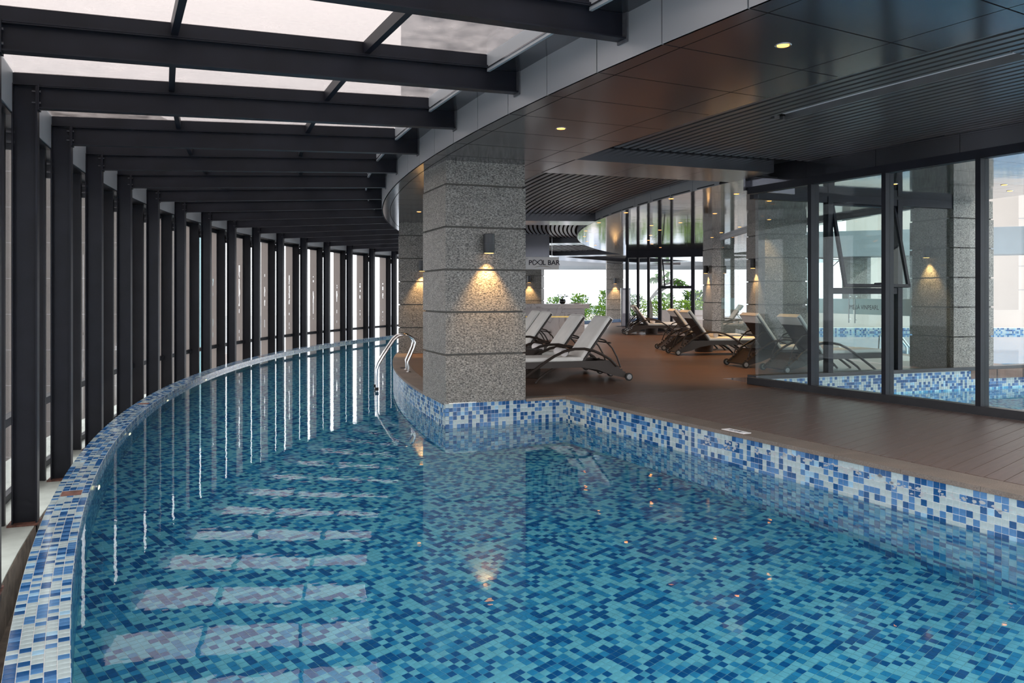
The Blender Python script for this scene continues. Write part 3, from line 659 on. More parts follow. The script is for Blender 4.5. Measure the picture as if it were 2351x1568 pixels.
# ================================================================== DOWNLIGHTS
dl0 = None
def downlight(p, energy=26):
    global dl0
    if dl0 is None:
        e = empty('downlight', (0, 0, 0))
        shade(MB().lathe((0, 0, 0), [(.040, -.002), (.050, -.005), (.054, -.002), (.054, .0)], 24).ob('trim_ring', 'chrome', e, local=True))
        MB().lathe((0, 0, 0), [(.039, -.0045), (.039, -.001)], 20).ob('lens', 'lamp_glow', e, local=True)
        ld = bpy.data.lights.new('lamp_beam', 'SPOT'); ld.energy = energy; ld.color = (1, .55, .20); ld.spot_size = math.radians(75); ld.spot_blend = .6; ld.shadow_soft_size = .03
        l = bpy.data.objects.new('lamp_beam', ld); COL.objects.link(l); l.parent = e; l.location = (0, 0, -.012)
        tag(e, 'x', 'downlight'); dl0 = e
    else: e = copy_tree(dl0)
    e.location = p; return e
ldim = []
def dim(e):                                   # the soffit lamps are weaker than those of the inner ceiling
    for ch in e.children:
        if ch.type == 'LIGHT':
            if not ldim: ldim.append(ch.data.copy()); ldim[0].energy = 6
            ch.data = ldim[0]
    return e
_first = downlight(P(26.0, 3.2, ZC)); tag(_first, 'small amber downlight in the mirror-like inner ceiling', None, 'downlights in the mirror-like ceiling')
for x, y in ((1798, 104), (1288, 295), (962, 486)): tag(dim(downlight(g(x, y, ZC))), 'round amber downlight in the dark soffit along the pool edge', None, 'downlights in the soffit over the pool edge')
for a_ in (.32, .23, .06, -.03, -.12, -.21): tag(dim(downlight(P(31.4, pi+a_, ZC))), 'round amber downlight in the dark soffit along the pool edge', None, 'downlights in the soffit over the pool edge')
for x, y in ((1541, 456), (1437, 488), (1375, 511), (1691, 445), (1641, 490), (1698, 521), (1562, 511), (1515, 528), (1656, 534), (1635, 545), (1494, 540), (1489, 551.5), (1345, 530), (1342, 543), (1348, 554), (1367, 563),
             (2053, 422.5), (2306, 424), (2319, 438), (1766, 461), (1876, 484), (1766, 504), (1630, 554), (1497, 560), (1516, 568), (1545, 575)):
    p = g(x, y, ZC); bh = x > 1715; tag(downlight(p), 'small amber downlight in the ceiling seen through the glass screen' if bh else 'small amber downlight in the mirror-like inner ceiling', None, 'downlights behind the glass screen' if bh else 'downlights in the mirror-like ceiling')
# ================================================================== GLASS SCREEN (front)
gs = struct('window_screen', 'full-height glass screen on a dark sill between the deck and a second pool')
def gp(s_): return G0+GD*s_
GL = 9.4
MB().box(gp(GL/2)+GN*.06, GD, GN, GL/2, .06, 0, .095).ob('sill', 'anodised', gs)
MB().box(gp(GL/2)+GN*.06, GD, GN, GL/2, .055, 2.80, 2.90).ob('head_rail', 'steel', gs)
for s_ in (1.187, 2.34, 3.53, 4.71, 5.88, 7.05, 8.2, 9.35): MB().box(gp(s_)+GN*.06, GD, GN, .03, .075, .095, 2.80).ob('mullion', 'steel', gs)
ss = [.16, 1.187, 2.34, 3.53, 4.71, 5.88, 7.05, 8.2, 9.35]
for a_, b_ in zip(ss, ss[1:]):
    MB().box(gp((a_+b_)/2)+GN*.06, GD, GN, (b_-a_)/2-(.03 if a_ > 1 else .015), .006, .095, 2.80).ob('pane', 'screen_glass', gs)
s_ = -.0
while s_ < GL:
    MB().box(gp(s_+.55)+GN*.05, GD, GN, .547, .03, 2.90, 3.17).ob('head_panel', 'soffit_panel', gs); s_ += 1.1
# end of the head panels toward the ring
MB().box(gp(0)+GN*.45, GD, GN, .02, .5, ZC-.1, 3.17).ob('head_return', 'soffit_panel', gs)
# ================================================================== SECOND POOL AND AWNING SCREEN
w2 = struct('wall_second_pool', 'mosaic wall of the second pool behind the glass screen')
MB().box(Q0+QR*(QL/2)+QN*.1, QR, QN, QL/2, .1, -1.4, -.01).ob('backing', 'grout', w2)
wall_tiles(w2, lambda s_: Q0+QR*s_, lambda s_: -QN, int(QL/Tp), -.02, 26, 30)
MB().box(Q0+QR*(QL/2)+QN*.09, QR, QN, QL/2, .11, -.01, .05).ob('wall_cap', 'anodised', w2)
f2 = struct('floor_second_pool', 'mosaic floor of the second pool')
q = [Q0-QN*.0, Q0+QR*QL, gp(GL)+QR*5, gp(GL)+GN*.12, gp(.2)+GN*.12]
fix(MB().prism([Vector((p.x, p.y, -1.3)) for p in q], (0, 0, -.03)).ob('bed', 'grout', f2))
tl = Tiler()
for i in range(0, 150):
    for j in range(0, 110):
        c = Q0+QR*((i+.5)*Tp)-QN*((j+.5)*Tp)+Z*-1.3
        if (c-G0).dot(GN) < .14 or c.y < 6: continue
        h = (Tp-TG)/2; tl.add([c-QR*h+QN*h, c-QR*h-QN*h, c+QR*h-QN*h, c+QR*h+QN*h], Z, True)
tl.build(f2, 300, True)
MB().box(gp(GL/2)+GN*.09, GD, GN, GL/2, .03, -1.35, 0).ob('side', 'grout', f2)
q = [p for p in (Q0+QN*.01, Q0+QR*QL+QN*.01, gp(GL)+QR*5, gp(GL)+GN*.11, gp(.3)+GN*.11)]
wt2 = MB().prism([Vector((p.x, p.y, -1.31)) for p in q], (0, 0, .96)).ob('second_pool_water', 'pool_water'); fix(wt2); tag(wt2, 'clear blue water of the second pool behind the glass screen', 'water', None, 'stuff')
aw = struct('window_awning', 'dark framed glass partition with a tilted open window on the mosaic wall')
def qp(s_): return Q0+QR*s_+QN*.09
for s_, hw in ((1.50, .05), (2.97, .05), (4.36, .05)): MB().box(qp(s_), QR, QN, hw, .06, .05, 2.92).ob('post', 'steel', aw)
MB().box(qp(2.2), QR, QN, 2.2, .05, 2.82, 2.95).ob('head_rail', 'steel', aw)
MB().box(qp(2.235), QR, QN, .69, .05, 1.33, 1.43).ob('transom', 'steel', aw)
MB().box(qp(2.235), QR, QN, .69, .004, .05, 1.33).ob('pane', 'screen_glass', aw)
MB().box(qp(.76), QR, QN, .69, .004, .05, 2.82).ob('pane', 'screen_glass', aw); MB().box(qp(3.66), QR, QN, .65, .004, .05, 2.82).ob('pane', 'screen_glass', aw)
# the tilted sash
ca = math.asin(.30/1.38); dn = Vector((-QN.x*math.sin(ca), -QN.y*math.sin(ca), -math.cos(ca))); top = qp(2.235)+Z*2.81
sash = MB(); a_, b_ = top-QR*.68, top+QR*.68; sn = QR.cross(dn)
for m0, m1 in ((a_, b_), (a_+dn*1.38, b_+dn*1.38)): sash.bar(m0, m1, .05, sn, .05)
for m0 in (a_+QR*.02, b_-QR*.02): sash.bar(m0, m0+dn*1.38, .05, sn, .05)
so = sash.ob('open_sash', 'steel', aw)
c = top+dn*.69; pn = MB().bar(c-dn*.67, c+dn*.67, 1.33, sn, .006).ob('sash_pane', 'screen_glass', so)
MB().bar(qp(1.55)+Z*1.75, a_+dn*.95, .02, sn, .01).ob('stay', 'stainless', so); MB().bar(c+dn*.66-sn*.03-QR*.08, c+dn*.66-sn*.06+QR*.08, .02, sn, .02).ob('handle', 'steel', so)
# ================================================================== INNER GLASS DOORS
def letters(txt, size, origin, right, up, depth, mat, parent, name='lettering', bold=0.):
    cu = bpy.data.curves.new(name, 'FONT'); cu.body = txt; cu.size = size; cu.extrude = depth; cu.offset = bold; o = bpy.data.objects.new(name, cu); COL.objects.link(o)
    cu.materials.append(MATS[mat]); n_ = right.cross(up); M = Matrix((right, up, n_)).transposed().to_4x4(); M.translation = Vector(origin)-LOC.get(parent.name, Vector()) if parent else origin
    if parent: o.parent = parent
    me_ = bpy.data.meshes.new_from_object(o.evaluated_get(bpy.context.evaluated_depsgraph_get())); o2 = bpy.data.objects.new(name, me_); COL.objects.link(o2); bpy.data.objects.remove(o)
    if parent: o2.parent = parent
    o2.matrix_local = M; return o2
def glass_doors(a_, b_, name, label, nleaf, text=None):
    e = struct(name, label); a_ = Vector(a_); b_ = Vector(b_); d = (b_-a_); L = d.length; d.normalize(); n_ = Vector((-d.y, d.x, 0))
    if n_.y > 0: n_ = -n_
    MB().box((a_+b_)/2, d, n_, L/2, .03, ZC-.08, ZC).ob('head_rail', 'anodised', e)
    for i in range(nleaf):
        p = a_+d*(L*(i+.5)/nleaf); MB().box(p, d, n_, L/nleaf/2-.006, .006, .01, ZC-.08).ob('leaf', 'door_glass', e)
        MB().box(p+n_*.009, d, n_, L/nleaf/2-.02, .001, .93, 1.24).ob('frosted_band', 'frosted_film', e)
        hs = 1 if i % 2 == 0 else -1; hp = p+d*hs*(L/nleaf/2-.10)+n_*.05
        MB().tube([hp+Z*.75, hp+Z*1.35], .012, 10).tube([hp+Z*.82, hp+Z*.82-n_*.05], .008, 8).tube([hp+Z*1.28, hp+Z*1.28-n_*.05], .008, 8).ob('pull_handle', 'stainless', e)
    if text:
        right = d if d.cross(Z).dot(n_) > 0 else -d
        for fr in text: letters('MELIÁ VINPEARL', .125, a_+d*(L*fr)+n_*.011+Z*1.03, right, Z, .0005, 'ink', e)
    return e
glass_doors((6.55, 18.1, 0), (7.25, 14.75, 0), 'door_1', 'clear glass doors with frosted lettered bands leading to the outdoor pool', 2, (.46,))
glass_doors((5.95, 23.2, 0), (5.80, 19.1, 0), 'door_2', 'clear glass doors with frosted bands between two granite columns', 2, (.20,))
# ================================================================== LOUNGERS
def make_lounger():
    e = empty('sun_lounger')
    # local: x from wheels (0) to foot (2.0), y across, z up
    for sy in (-1, 1):
        y = sy*.315
        prof = [(.02, .035), (.30, .10), (.50, .175), (.75, .22), (1.95, .22), (1.97, .31), (.42, .315), (.30, .32), (.18, .215), (-.02, .075)]
        fix(MB().prism([(x, y-.02, z) for x, z in prof], (0, .04, 0)).ob('side_rail', 'wicker', e, local=True))
        ap = [(1.80, 0), (1.66, .10), (1.50, .21), (1.35, .31), (1.20, .40), (1.04, .47), (.88, .50), (.72, .50), (.58, .47), (.44, .41), (.30, .33), (.20, .23)]
        shade(MB().tube([(x, y+sy*.025, z) for x, z in ap], .021, 8).ob('arm_rail', 'wicker', e, local=True))
        lp = [(1.15, .24), (1.30, .16), (1.42, .08), (1.50, 0)]
        shade(MB().tube([(x, y, z) for x, z in lp], .020, 8).ob('leg', 'wicker', e, local=True))
        sp = [(.50, .66), (.36, .62), (.24, .50), (.16, .36), (.10, .20)]
        shade(MB().tube([(x, y-sy*.05, z) for x, z in sp], .013, 8).ob('back_support', 'wicker', e, local=True))
        tm_ = MB()
        for i in range(5):
            f = i/4; tm_.box((.24-.20*f, y-sy*.05, .275-.175*f), (1, 0, 0), (0, 1, 0), .014, .012, 0, .035)
        o = tm_.ob('ratchet', 'wicker', e, local=True); o['kind'] = 'stuff'
        w_ = shade(MB().lathe((0, y+sy*.035, .06), [(.045, -.018), (.06, -.014), (.06, .014), (.045, .018)], 20, 0, (0, 1, 0)).ob('wheel', 'rubber', e, local=True))
        h_ = MB().lathe((0, y+sy*.035, .06), [(.040, -.021), (.012, -.023), (.012, .023), (.040, .021)], 16, 0, (0, 1, 0)).ob('hub', 'wheel_hub', w_, local=True)
    fix(MB().prism([(.02, -.30, .05), (.32, -.30, .30), (.32, -.30, .315), (0, -.30, .07)], (0, .60, 0)).ob('rear_panel', 'wicker', e, local=True))
    MB().box((1.30, 0, 0), (1, 0, 0), (0, 1, 0), .64, .30, .27, .305).ob('seat_base', 'wicker', e, local=True)
    MB().tube([(0, -.33, .06), (0, .33, .06)], .012, 8).ob('axle', 'rubber', e, local=True)
    MB().tube([(.28, -.30, .58), (.28, .30, .58)], .011, 8).ob('support_bar', 'wicker', e, local=True)
    # backrest: hinge (.72,.33) -> top (.27,.94)
    hx, hz = .72, .33; tx, tz = .27, .94; d = Vector((tx-hx, 0, tz-hz)).normalized(); nrm = Vector((-d.z, 0, d.x)); nrm = nrm if nrm.x > 0 else -nrm   # towards the sitter
    L = .76
    def slab(a0, a1, w_, t0, t1):
        h0 = Vector((hx, 0, hz)); pts = []
        for t_ in (t0, t1):
            for a_, s_ in ((a0, -1), (a1, -1), (a1, 1), (a0, 1)): pts.append(h0+d*a_+nrm*t_+Vector((0, s_*w_, 0)))
        return pts
    br = fix(MB().hexa(slab(-.02, L-.01, .295, -.025, .0)).ob('backrest', 'sling', e, local=True))
    def bev(o, w_=.02):
        m_ = o.modifiers.new('bevel', 'BEVEL'); m_.width = w_; m_.segments = 3; shade(o, 60); return o
    bev(fix(MB().hexa(slab(-.01, L+.01, .29, .002, .062)).ob('back_cushion', 'cushion', e, local=True)), .024)
    fix(MB().hexa(slab(L-.15, L+.018, .292, -.034, -.027)).hexa(slab(L+.006, L+.02, .292, -.034, .05)).ob('cushion_flap', 'cushion', e, local=True))
    bev(MB().box((1.34, 0, 0), (1, 0, 0), (0, 1, 0), .63, .285, .307, .375).ob('seat_cushion', 'cushion', e, local=True), .026)
    return e
proto = make_lounger(); used = [False]
def lounger(wheel_near, wheel_far, feet, label, group):
    a_, b_ = Vector(wheel_near), Vector(wheel_far); c = (a_+b_)/2; ax = Vector((b_.y-a_.y, -(b_.x-a_.x), 0)).normalized()
    if ax.x*feet < 0: ax = -ax
    o = proto if not used[0] else copy_tree(proto); used[0] = True
    o.location = (c.x, c.y, 0); o.rotation_euler = (0, 0, math.atan2(ax.y, ax.x)); tag(o, label, 'lounger', group); return o
def towel_on(lg, label, dx=.92, dy=0.0):
    rz = lg.rotation_euler.z; c = Vector(lg.location)+Vector((math.cos(rz), math.sin(rz), 0))*dx+Vector((-math.sin(rz), math.cos(rz), 0))*dy; ax = Vector((-math.sin(rz), math.cos(rz), 0))
    e = empty('rolled_towel', (c.x, c.y, .375)); tag(e, label, 'towel', 'rolled towels on the loungers')
    m_ = MB().lathe((c.x, c.y, .375+.062), [(.045, -.17), (.062, -.16), (.062, .16), (.045, .17)], 20, 0, ax).ob('roll', 'towel', e); shade(m_, 50)
    sp = []
    for i in range(26): r = .008+.05*i/26; a_ = i*.62; sp.append((Vector((c.x, c.y, .437))-ax*.171)+Vector((math.cos(rz)*math.cos(a_)*r, math.sin(rz)*math.cos(a_)*r, math.sin(a_)*r)))
    MB().tube(sp, .003, 5).ob('fold_edge', 'towel', e)
    return e
GA, GB = 'loungers on the deck by the marble bar', 'loungers facing the inner glass doors'
def wpair(x1, y1, wid=.70):
    n_ = g(x1, y1); rd = Vector((CX-n_.x, CY-n_.y, 0)).normalized(); return n_, n_+Vector((-rd.y, rd.x, 0))*wid
l1 = lounger(*wpair(1443.8, 874), -1, 'white cushioned wicker lounger nearest the pool coping, left row', GA)
l2 = lounger(*wpair(1378, 858.5), -1, 'white cushioned wicker lounger second in the row beside the bar', GA)
n_ = Vector((1.05, 16.1, 0)); l3 = lounger(n_, n_+Vector((-.17, .68, 0)), -1, 'white cushioned wicker lounger third in the row beside the bar', GA)
n_ = Vector((.86, 16.95, 0)); l4 = lounger(n_, n_+Vector((-.15, .68, 0)), -1, 'white cushioned wicker lounger farthest in the row beside the bar', GA)
n_ = Vector((3.80, 27.0, 0)); a1 = lounger(n_, n_+Vector((0, .7, 0)), 1, 'lounger standing nearest to the notice board, in front of its twin', GB)
n_ = Vector((3.98, 28.4, 0)); a2 = lounger(n_, n_+Vector((0, .7, 0)), 1, 'lounger farthest from the pool, beside the notice board', GB)
b2 = lounger(*wpair(1556.7, 816), 1, 'lounger with a rolled white towel in the middle of the deck', GB)
b1 = lounger(*wpair(1524, 804.5), 1, 'lounger just behind the one with the rolled towel', GB)
c1 = lounger(*wpair(1712, 845), 1, 'lounger half behind the free edge of the glass screen', GB)
c2 = lounger(*wpair(1806.7, 858), 1, 'lounger wholly behind the glass screen next to the second pool', GB)
towel_on(l1, 'rolled white towel on the lounger nearest the coping', .98); towel_on(l2, 'rolled white towel on the second lounger by the bar', .98); towel_on(b2, 'rolled pinkish towel on the lounger in mid deck'); towel_on(a1, 'rolled towel on the lounger near the notice board'); towel_on(c2, 'rolled towel on the lounger behind the glass screen')
def side_table(p, label, k_=1.):
    e = empty('side_table', p); tag(e, label, 'table', 'round wicker side tables between the loungers')
    p = Vector(p); shade(MB().lathe(p, [(.20*k_, 0), (.205*k_, .01), (.255*k_, .40), (.26*k_, .42)], 28).ob('basket_body', 'wicker', e), 30)
    shade(MB().lathe(p+Z*.42, [(.265*k_, 0), (.27*k_, .008), (.27*k_, .022), (.26*k_, .03)], 28).ob('table_top', 'wicker', e), 30)
def beside(lg, dx, dy):
    rz = lg.rotation_euler.z; ax = Vector((math.cos(rz), math.sin(rz), 0)); v2 = Vector((-ax.y, ax.x, 0)); v2 = v2 if v2.y > 0 else -v2; return Vector(lg.location)+ax*dx+v2*dy
side_table(beside(l1, 1.28, .56), 'dark round wicker side table between the loungers nearest the coping', .70)
side_table(beside(b2, 1.0, .83), 'dark round wicker side table beside the towel lounger in mid deck')
side_table(beside(a1, 1.0, .70), 'dark round wicker side table near the notice board')
# ================================================================== POOL LADDER
lc = math.atan2(14.1-CY, -1.85-CX) % (2*pi)
e = empty('pool_ladder', P(31.72, lc, 0)); tag(e, 'stainless steel pool ladder with two arched handrails over the curved coping', 'ladder')
for s_ in (-.24, .24):
    t_ = lc-s_/31.7; uo = u_out(t_); b_ = P(31.72, t_, 0)
    pts = [(0, 0), (0, .10), (.0, .14)]
    path = [b_, b_+Z*.10]
    ctrl = [(.01, .17), (-.05, .30), (-.10, .42), (-.11, .50), (-.08, .57), (-.01, .62), (.08, .635), (.17, .61), (.24, .55), (.33, .42), (.43, .26), (.50, .14), (.53, .05), (.535, -.1), (.535, -.35), (.535, -1.2)]
    path += [b_+uo*x+Z*z for x, z in ctrl]
    shade(MB().tube(path, .019, 12).ob('handrail', 'stainless', e)); MB().lathe(b_, [(.045, 0), (.045, .008), (.03, .016), (.021, .018)], 20).ob('flange', 'stainless', e)
    MB().box(b_+uo*.535, u_tan(t_), uo, .03, .03, -.30, -.25).ob('clamp', 'rubber', e)
for z in (-.5, -.78, -1.06):
    a_ = P(31.72+.535, lc-.24/31.7, z); b_ = P(31.72+.535, lc+.24/31.7, z); MB().bar(a_, b_, .08, Z, .03).ob('rung', 'stainless', e)
# small drain grate on the coping
c = P(31.75, lc-.6/31.7, .0); e = empty('coping_grate', c); tag(e, 'small dark drain grate in the coping by the ladder', 'grate'); tt = lc-.6/31.7
MB().box(c, u_out(tt), u_tan(tt), .06, .14, .0, .003).ob('frame', 'bracket', e)
for i in range(5): MB().box(c+u_tan(tt)*(-.1+.05*i)+Z*.003, u_out(tt), u_tan(tt), .05, .012, 0, .002).ob('bar', 'anodised', e)
# ================================================================== BAR
BX, BY = 2.14, 24.0
e = empty('bar_counter', (.2, 24.4, 0)); tag(e, 'pink-grey veined marble bar counter with a gold strip', 'bar')
MB().box((.2, BY+.42, 0), (1, 0, 0), (0, 1, 0), BX-.2, .38, 0, .66).ob('body', 'marble', e)
MB().box((.2, BY+.42, 0), (1, 0, 0), (0, 1, 0), BX-.2, .36, .66, .70).ob('brass_strip', 'brass', e)
MB().box((.2, BY+.42, 0), (1, 0, 0), (0, 1, 0), BX-.2, .385, .70, .93).ob('apron', 'marble', e)
MB().box((.22, BY+.42, 0), (1, 0, 0), (0, 1, 0), BX-.08, .50, .93, 1.06).ob('counter_top', 'marble', e)
# bar canopy box and its sign
e = empty('bar_canopy', (.2, 24.8, 2.45)); tag(e, 'dark box canopy hanging over the marble bar', 'canopy')
MB().box((-.05, 24.9, 0), (1, 0, 0), (0, 1, 0), 1.15, .9, 2.43, 3.12).ob('casing', 'soffit_panel', e); MB().box((-.05, 24.9, 0), (1, 0, 0), (0, 1, 0), 1.17, .92, 2.41, 2.44).ob('edge_trim', 'anodised', e)
sx0, sx1 = -.6, 1.335; zs0, zs1 = 2.05, 2.40
e = empty('bar_sign', (.37, 23.2, 2.05)); tag(e, 'white hanging sign reading infinity pool bar in dark letters', 'sign')
sy_ = 23.2; rot = math.radians(-2)
MB().box(((sx0+sx1)/2, sy_, 0), (1, 0, 0), (0, 1, 0), (sx1-sx0)/2, .03, zs0, zs1).ob('board', 'white_board', e)
for x in (sx0+.2, sx1-.2): MB().tube([(x, sy_, 2.40), (x, sy_, 3.1)], .006, 6).ob('hanger', 'stainless', e)
RX = Vector((1, 0, 0)); zz = zs0+.13
tx_x = .47
letters('P', .19, (tx_x, sy_-.031, zz), RX, Z, .001, 'ink', e, bold=.003)
# the two linked O's as an infinity loop
loop = []
for i in range(49):
    a_ = 2*pi*i/48; loop.append(Vector((tx_x+.255+.135*math.cos(a_), sy_-.033, zz+.068+.125*math.sin(a_)*math.cos(a_)*1.1)))
MB().tube(loop, .0095, 6).ob('infinity_loop', 'ink', e)
letters('L BAR', .19, (tx_x+.395, sy_-.031, zz), RX, Z, .001, 'ink', e, bold=.003)
letters('INFINITY', .175, (sx0+.06, sy_-.031, zz-.005), RX, Z, .001, 'ink_gold', e, bold=.002)
arcp = [Vector((.62+.5*i/10, sy_-.033, zs0+.05+.045*math.sin(pi*i/10))) for i in range(11)]; MB().tube(arcp, .005, 6, 0, [.001+.006*math.sin(pi*i/10) for i in range(11)]).ob('swash', 'ink_gold', e)
arcp = [Vector((sx0+.35+.72*i/10, sy_-.033, zs1-.09+.05*(i/10)**2)) for i in range(11)]; MB().tube(arcp, .005, 6, 0, [.002+.007*math.sin(pi*i/10) for i in range(11)]).ob('swash', 'ink', e)
# pot plant, dish, wire stand on the counter
c = Vector((1.50, 24.2, 1.06)); e = empty('pot_plant', c); tag(e, 'small leafy plant in a round black pot on the bar', 'plant')
shade(MB().lathe(c, [(.05, 0), (.085, .03), (.095, .075), (.085, .12), (.068, .14), (.062, .138), (.06, .12)], 24).ob('pot', 'ceramic_black', e)); MB().lathe(c+Z*.12, [(.06, 0), (.05, .008)], 16).ob('soil', 'soil', e)
def leaf_mesh(L, w, mat):
    V_ = [(0, 0, 0), (.3*L, w*.42, .02*L), (.65*L, w*.5, .01*L), (L, 0, -.10*L), (.65*L, -w*.5, .01*L), (.3*L, -w*.42, .02*L), (.45*L, 0, -.03*L)]
    me = bpy.data.meshes.new('leaf'); me.from_pydata(V_, [], [(0, 6, 1), (1, 6, 2), (2, 6, 3), (3, 6, 4), (4, 6, 5), (5, 6, 0)]); me.materials.append(MATS[mat]); return me
LM = leaf_mesh(.12, .06, 'leaf_dark')
for i in range(11):
    a_ = i*2.4; r = .03; hh = .20+.10*random.random()
    tip = c+Vector((math.cos(a_)*(.06+.05*random.random()), math.sin(a_)*.06, hh))
    st_ = MB().tube([c+Z*.125, (c+Z*.125+tip)/2+Vector((0, 0, .02)), tip], .004, 5).ob('stem', 'leaf_dark', e)
    o = bpy.data.objects.new('leaf', LM); COL.objects.link(o); o.parent = e; o.location = tip-c; o.rotation_euler = (random.uniform(-.4, .4), random.uniform(-.5, .3), a_)
c = Vector((1.92, 24.15, 1.06)); o = MB().lathe(c, [(.06, 0), (.14, .018), (.16, .03), (.155, .032), (.06, .008)], 24).ob('serving_dish', 'white_board'); tag(o, 'shallow white dish at the end of the marble counter', 'dish')
c = Vector((.98, 24.2, 1.06)); e = empty('wire_easel', c); tag(e, 'thin wire display easel on the marble counter', 'easel')
MB().tube([c+Vector((0, 0, .09)), c+Vector((0, 0, .40))], .004, 6).ob('upright', 'stainless', e)
for dx, dy in ((-.06, 0), (.06, 0), (0, .07)): MB().tube([c+Vector((dx, dy, 0)), c+Z*.10], .004, 6).ob('leg', 'stainless', e)
# ================================================================== STANDING BOARD
c = Vector((4.86, 34.7, 0)); e = empty('notice_board', c); tag(e, 'free-standing grey notice board with a printed pool rules sheet', 'sign')
MB().box(c, (1, 0, 0), (0, 1, 0), .42, .22, 0, .02).ob('base_plate', 'bracket', e); MB().box(c, (1, 0, 0), (0, 1, 0), .19, .02, .02, 1.63).ob('panel', 'grey_board', e)
MB().box(c+Vector((-.205, 0, 0)), (1, 0, 0), (0, 1, 0), .02, .03, .02, 1.63).ob('post', 'stainless', e)
sh = MB().box(c+Vector((.01, -.023, 0)), (1, 0, 0), (0, 1, 0), .155, .002, .55, 1.55).ob('sheet', 'white_board', e)
for r in range(8):
    for q in range(2):
        MB().box(c+Vector((-.08+.15*q, -.026, 0)), (1, 0, 0), (0, 1, 0), .016, .001, .62+.105*r, .66+.105*r).ob('pictogram', 'ink', sh)
        MB().box(c+Vector((-.025+.15*q, -.026, 0)), (1, 0, 0), (0, 1, 0), .028, .001, .635+.105*r, .642+.105*r).ob('print_line', 'grey_board', sh)
# ================================================================== FAR GLAZED SCREEN
fsn = struct('window_far_screen', 'dark framed glazed screen in front of the planted terrace')
FA, FB = Vector((4.25, 30.2, 0)), Vector((7.10, 28.9, 0)); fd = (FB-FA).normalized(); fn = Vector((-fd.y, fd.x, 0)); FL = (FB-FA).length
MB().box((FA+FB)/2, fd, fn, FL/2, .08, 2.70, 2.95).ob('head_rail', 'steel', fsn); MB().box((FA+FB)/2, fd, fn, FL/2, .05, 0, .08).ob('sill', 'anodised', fsn)
fx = []
for x, hw in ((1440, .05), (1465, .04), (1489, .04), (1515, .06), (1542, .04), (1591, .06), (1630, .05)):
    s_ = isect(FA, fd, Vector((0, 0, 0)), Vector((F_PX, -(x-1175.5), 0))); s_ = min(max(s_, 0), FL); fx.append(s_); MB().box(FA+fd*s_, fd, fn, hw, .06, .05, 2.72).ob('post', 'steel', fsn)
MB().box(FA+fd*((fx[3]+fx[5])/2), fd, fn, (fx[5]-fx[3])/2, .05, 1.56, 1.66).ob('transom', 'steel', fsn)
for a_, b_ in zip(fx, fx[1:]): MB().box(FA+fd*((a_+b_)/2), fd, fn, (b_-a_)/2-.03, .005, .08, 2.70).ob('pane', 'window_glass', fsn)
MB().bar(FA+fd*(fx[3]+.1)+Z*2.6, FA+fd*(fx[3]+.24)+Z*1.6-fn*.2, .04, fn, .04).ob('open_sash_edge', 'steel', fsn)
# far parapet with mosaic face, terrace planters and the outer glass
pt = struct('wall_terrace_kerb', 'low mosaic kerb at the far edge of the deck')
kz = MB().arc(30.9, 31.4, 2.60, 2.25, 0, .14, 10).ob('kerb', 'tile_mid', pt)
tr_ = MB().box((11.5, 51.5, 0), (1, 0, 0), (0, 1, 0), 11, 7.5, -.35, -.02).ob('floor_terrace', 'planter_stone'); tag(tr_, 'pale stone terrace beyond the deck', None, None, 'structure')
tr_ = MB().box((9.9, 36, 0), (1, 0, 0), (0, 1, 0), 2.2, 4.0, -.35, .05).ob('floor_terrace', 'planter_stone'); tag(tr_, 'raised stone platform at the foot of the planted bed', None, None, 'structure')
wf = struct('window_terrace', 'frameless glass balustrade wall at the far end of the deck')
for i in range(6):
    MB().box((2.05+1.42*i, 45.0, 0), (1, 0, 0), (0, 1, 0), .70, .006, 0, 2.95).ob('pane', 'window_glass', wf)
MB().box((6, 45.2, 0), (1, 0, 0), (0, 1, 0), 8, .15, 2.75, 3.3).ob('head_beam', 'canopy', wf)
# ---------------------------------------------------------------- plants
def bush(c, rx, ry, h, mat, label, name='shrub', n=500, leaf=(.22, .05), group='shrubs on the terrace', up=.5, cat='shrub', box=False):
    e = empty(name, c); tag(e, label, cat, group); c = Vector(c); rnd = random.Random(int(c.x*100+c.y*17))
    V_, F_, M_ = [], [], []
    for i in range(n):
        if box: p = Vector((rnd.uniform(-rx, rx), rnd.uniform(-ry, ry), h*rnd.random()**.6)); d = Vector((rnd.uniform(-1, 1), rnd.uniform(-1, 1), rnd.uniform(-.2, 1))).normalized()
        else:
            a_ = rnd.uniform(0, 2*pi); r = rnd.random()**.5; zf = rnd.random(); k_ = math.sqrt(max(.05, 1-(zf-.35)**2*1.6))
            p = Vector((math.cos(a_)*r*rx*k_, math.sin(a_)*r*ry*k_, zf*h)); d = (Vector((p.x/rx, p.y/ry, 0))*.8+Vector((rnd.uniform(-.5, .5), rnd.uniform(-.5, .5), up+rnd.uniform(-.3, .5)))).normalized()
        L_, w_ = leaf[0]*rnd.uniform(.6, 1.2), leaf[1]*rnd.uniform(.7, 1.2); s_ = d.cross(Vector((rnd.uniform(-1, 1), rnd.uniform(-1, 1), 1))).normalized()*w_; q = c+p; b_ = len(V_)
        V_ += [q, q+d*L_*.5+s_, q+d*L_-Z*.15*L_, q+d*L_*.5-s_]; F_.append((b_, b_+1, b_+2, b_+3)); M_.append(0 if rnd.random() < .75 else 1)
    mats = [mat, 'leaf_bright' if mat != 'leaf_bright' else 'leaf']
    o = ob('foliage', V_, F_, mats, e, M_); o['kind'] = 'stuff'
    MB().tube([c, c+Z*h*.6], .03, 6).ob('stem', 'bark', e); return e
bush((4.75, 44.0, -.1), .75, .35, .85, 'leaf', 'clipped hedge block seen beside the bar', 'hedge', 1500, (.09, .03), 'clipped hedges', .6, 'hedge', True)
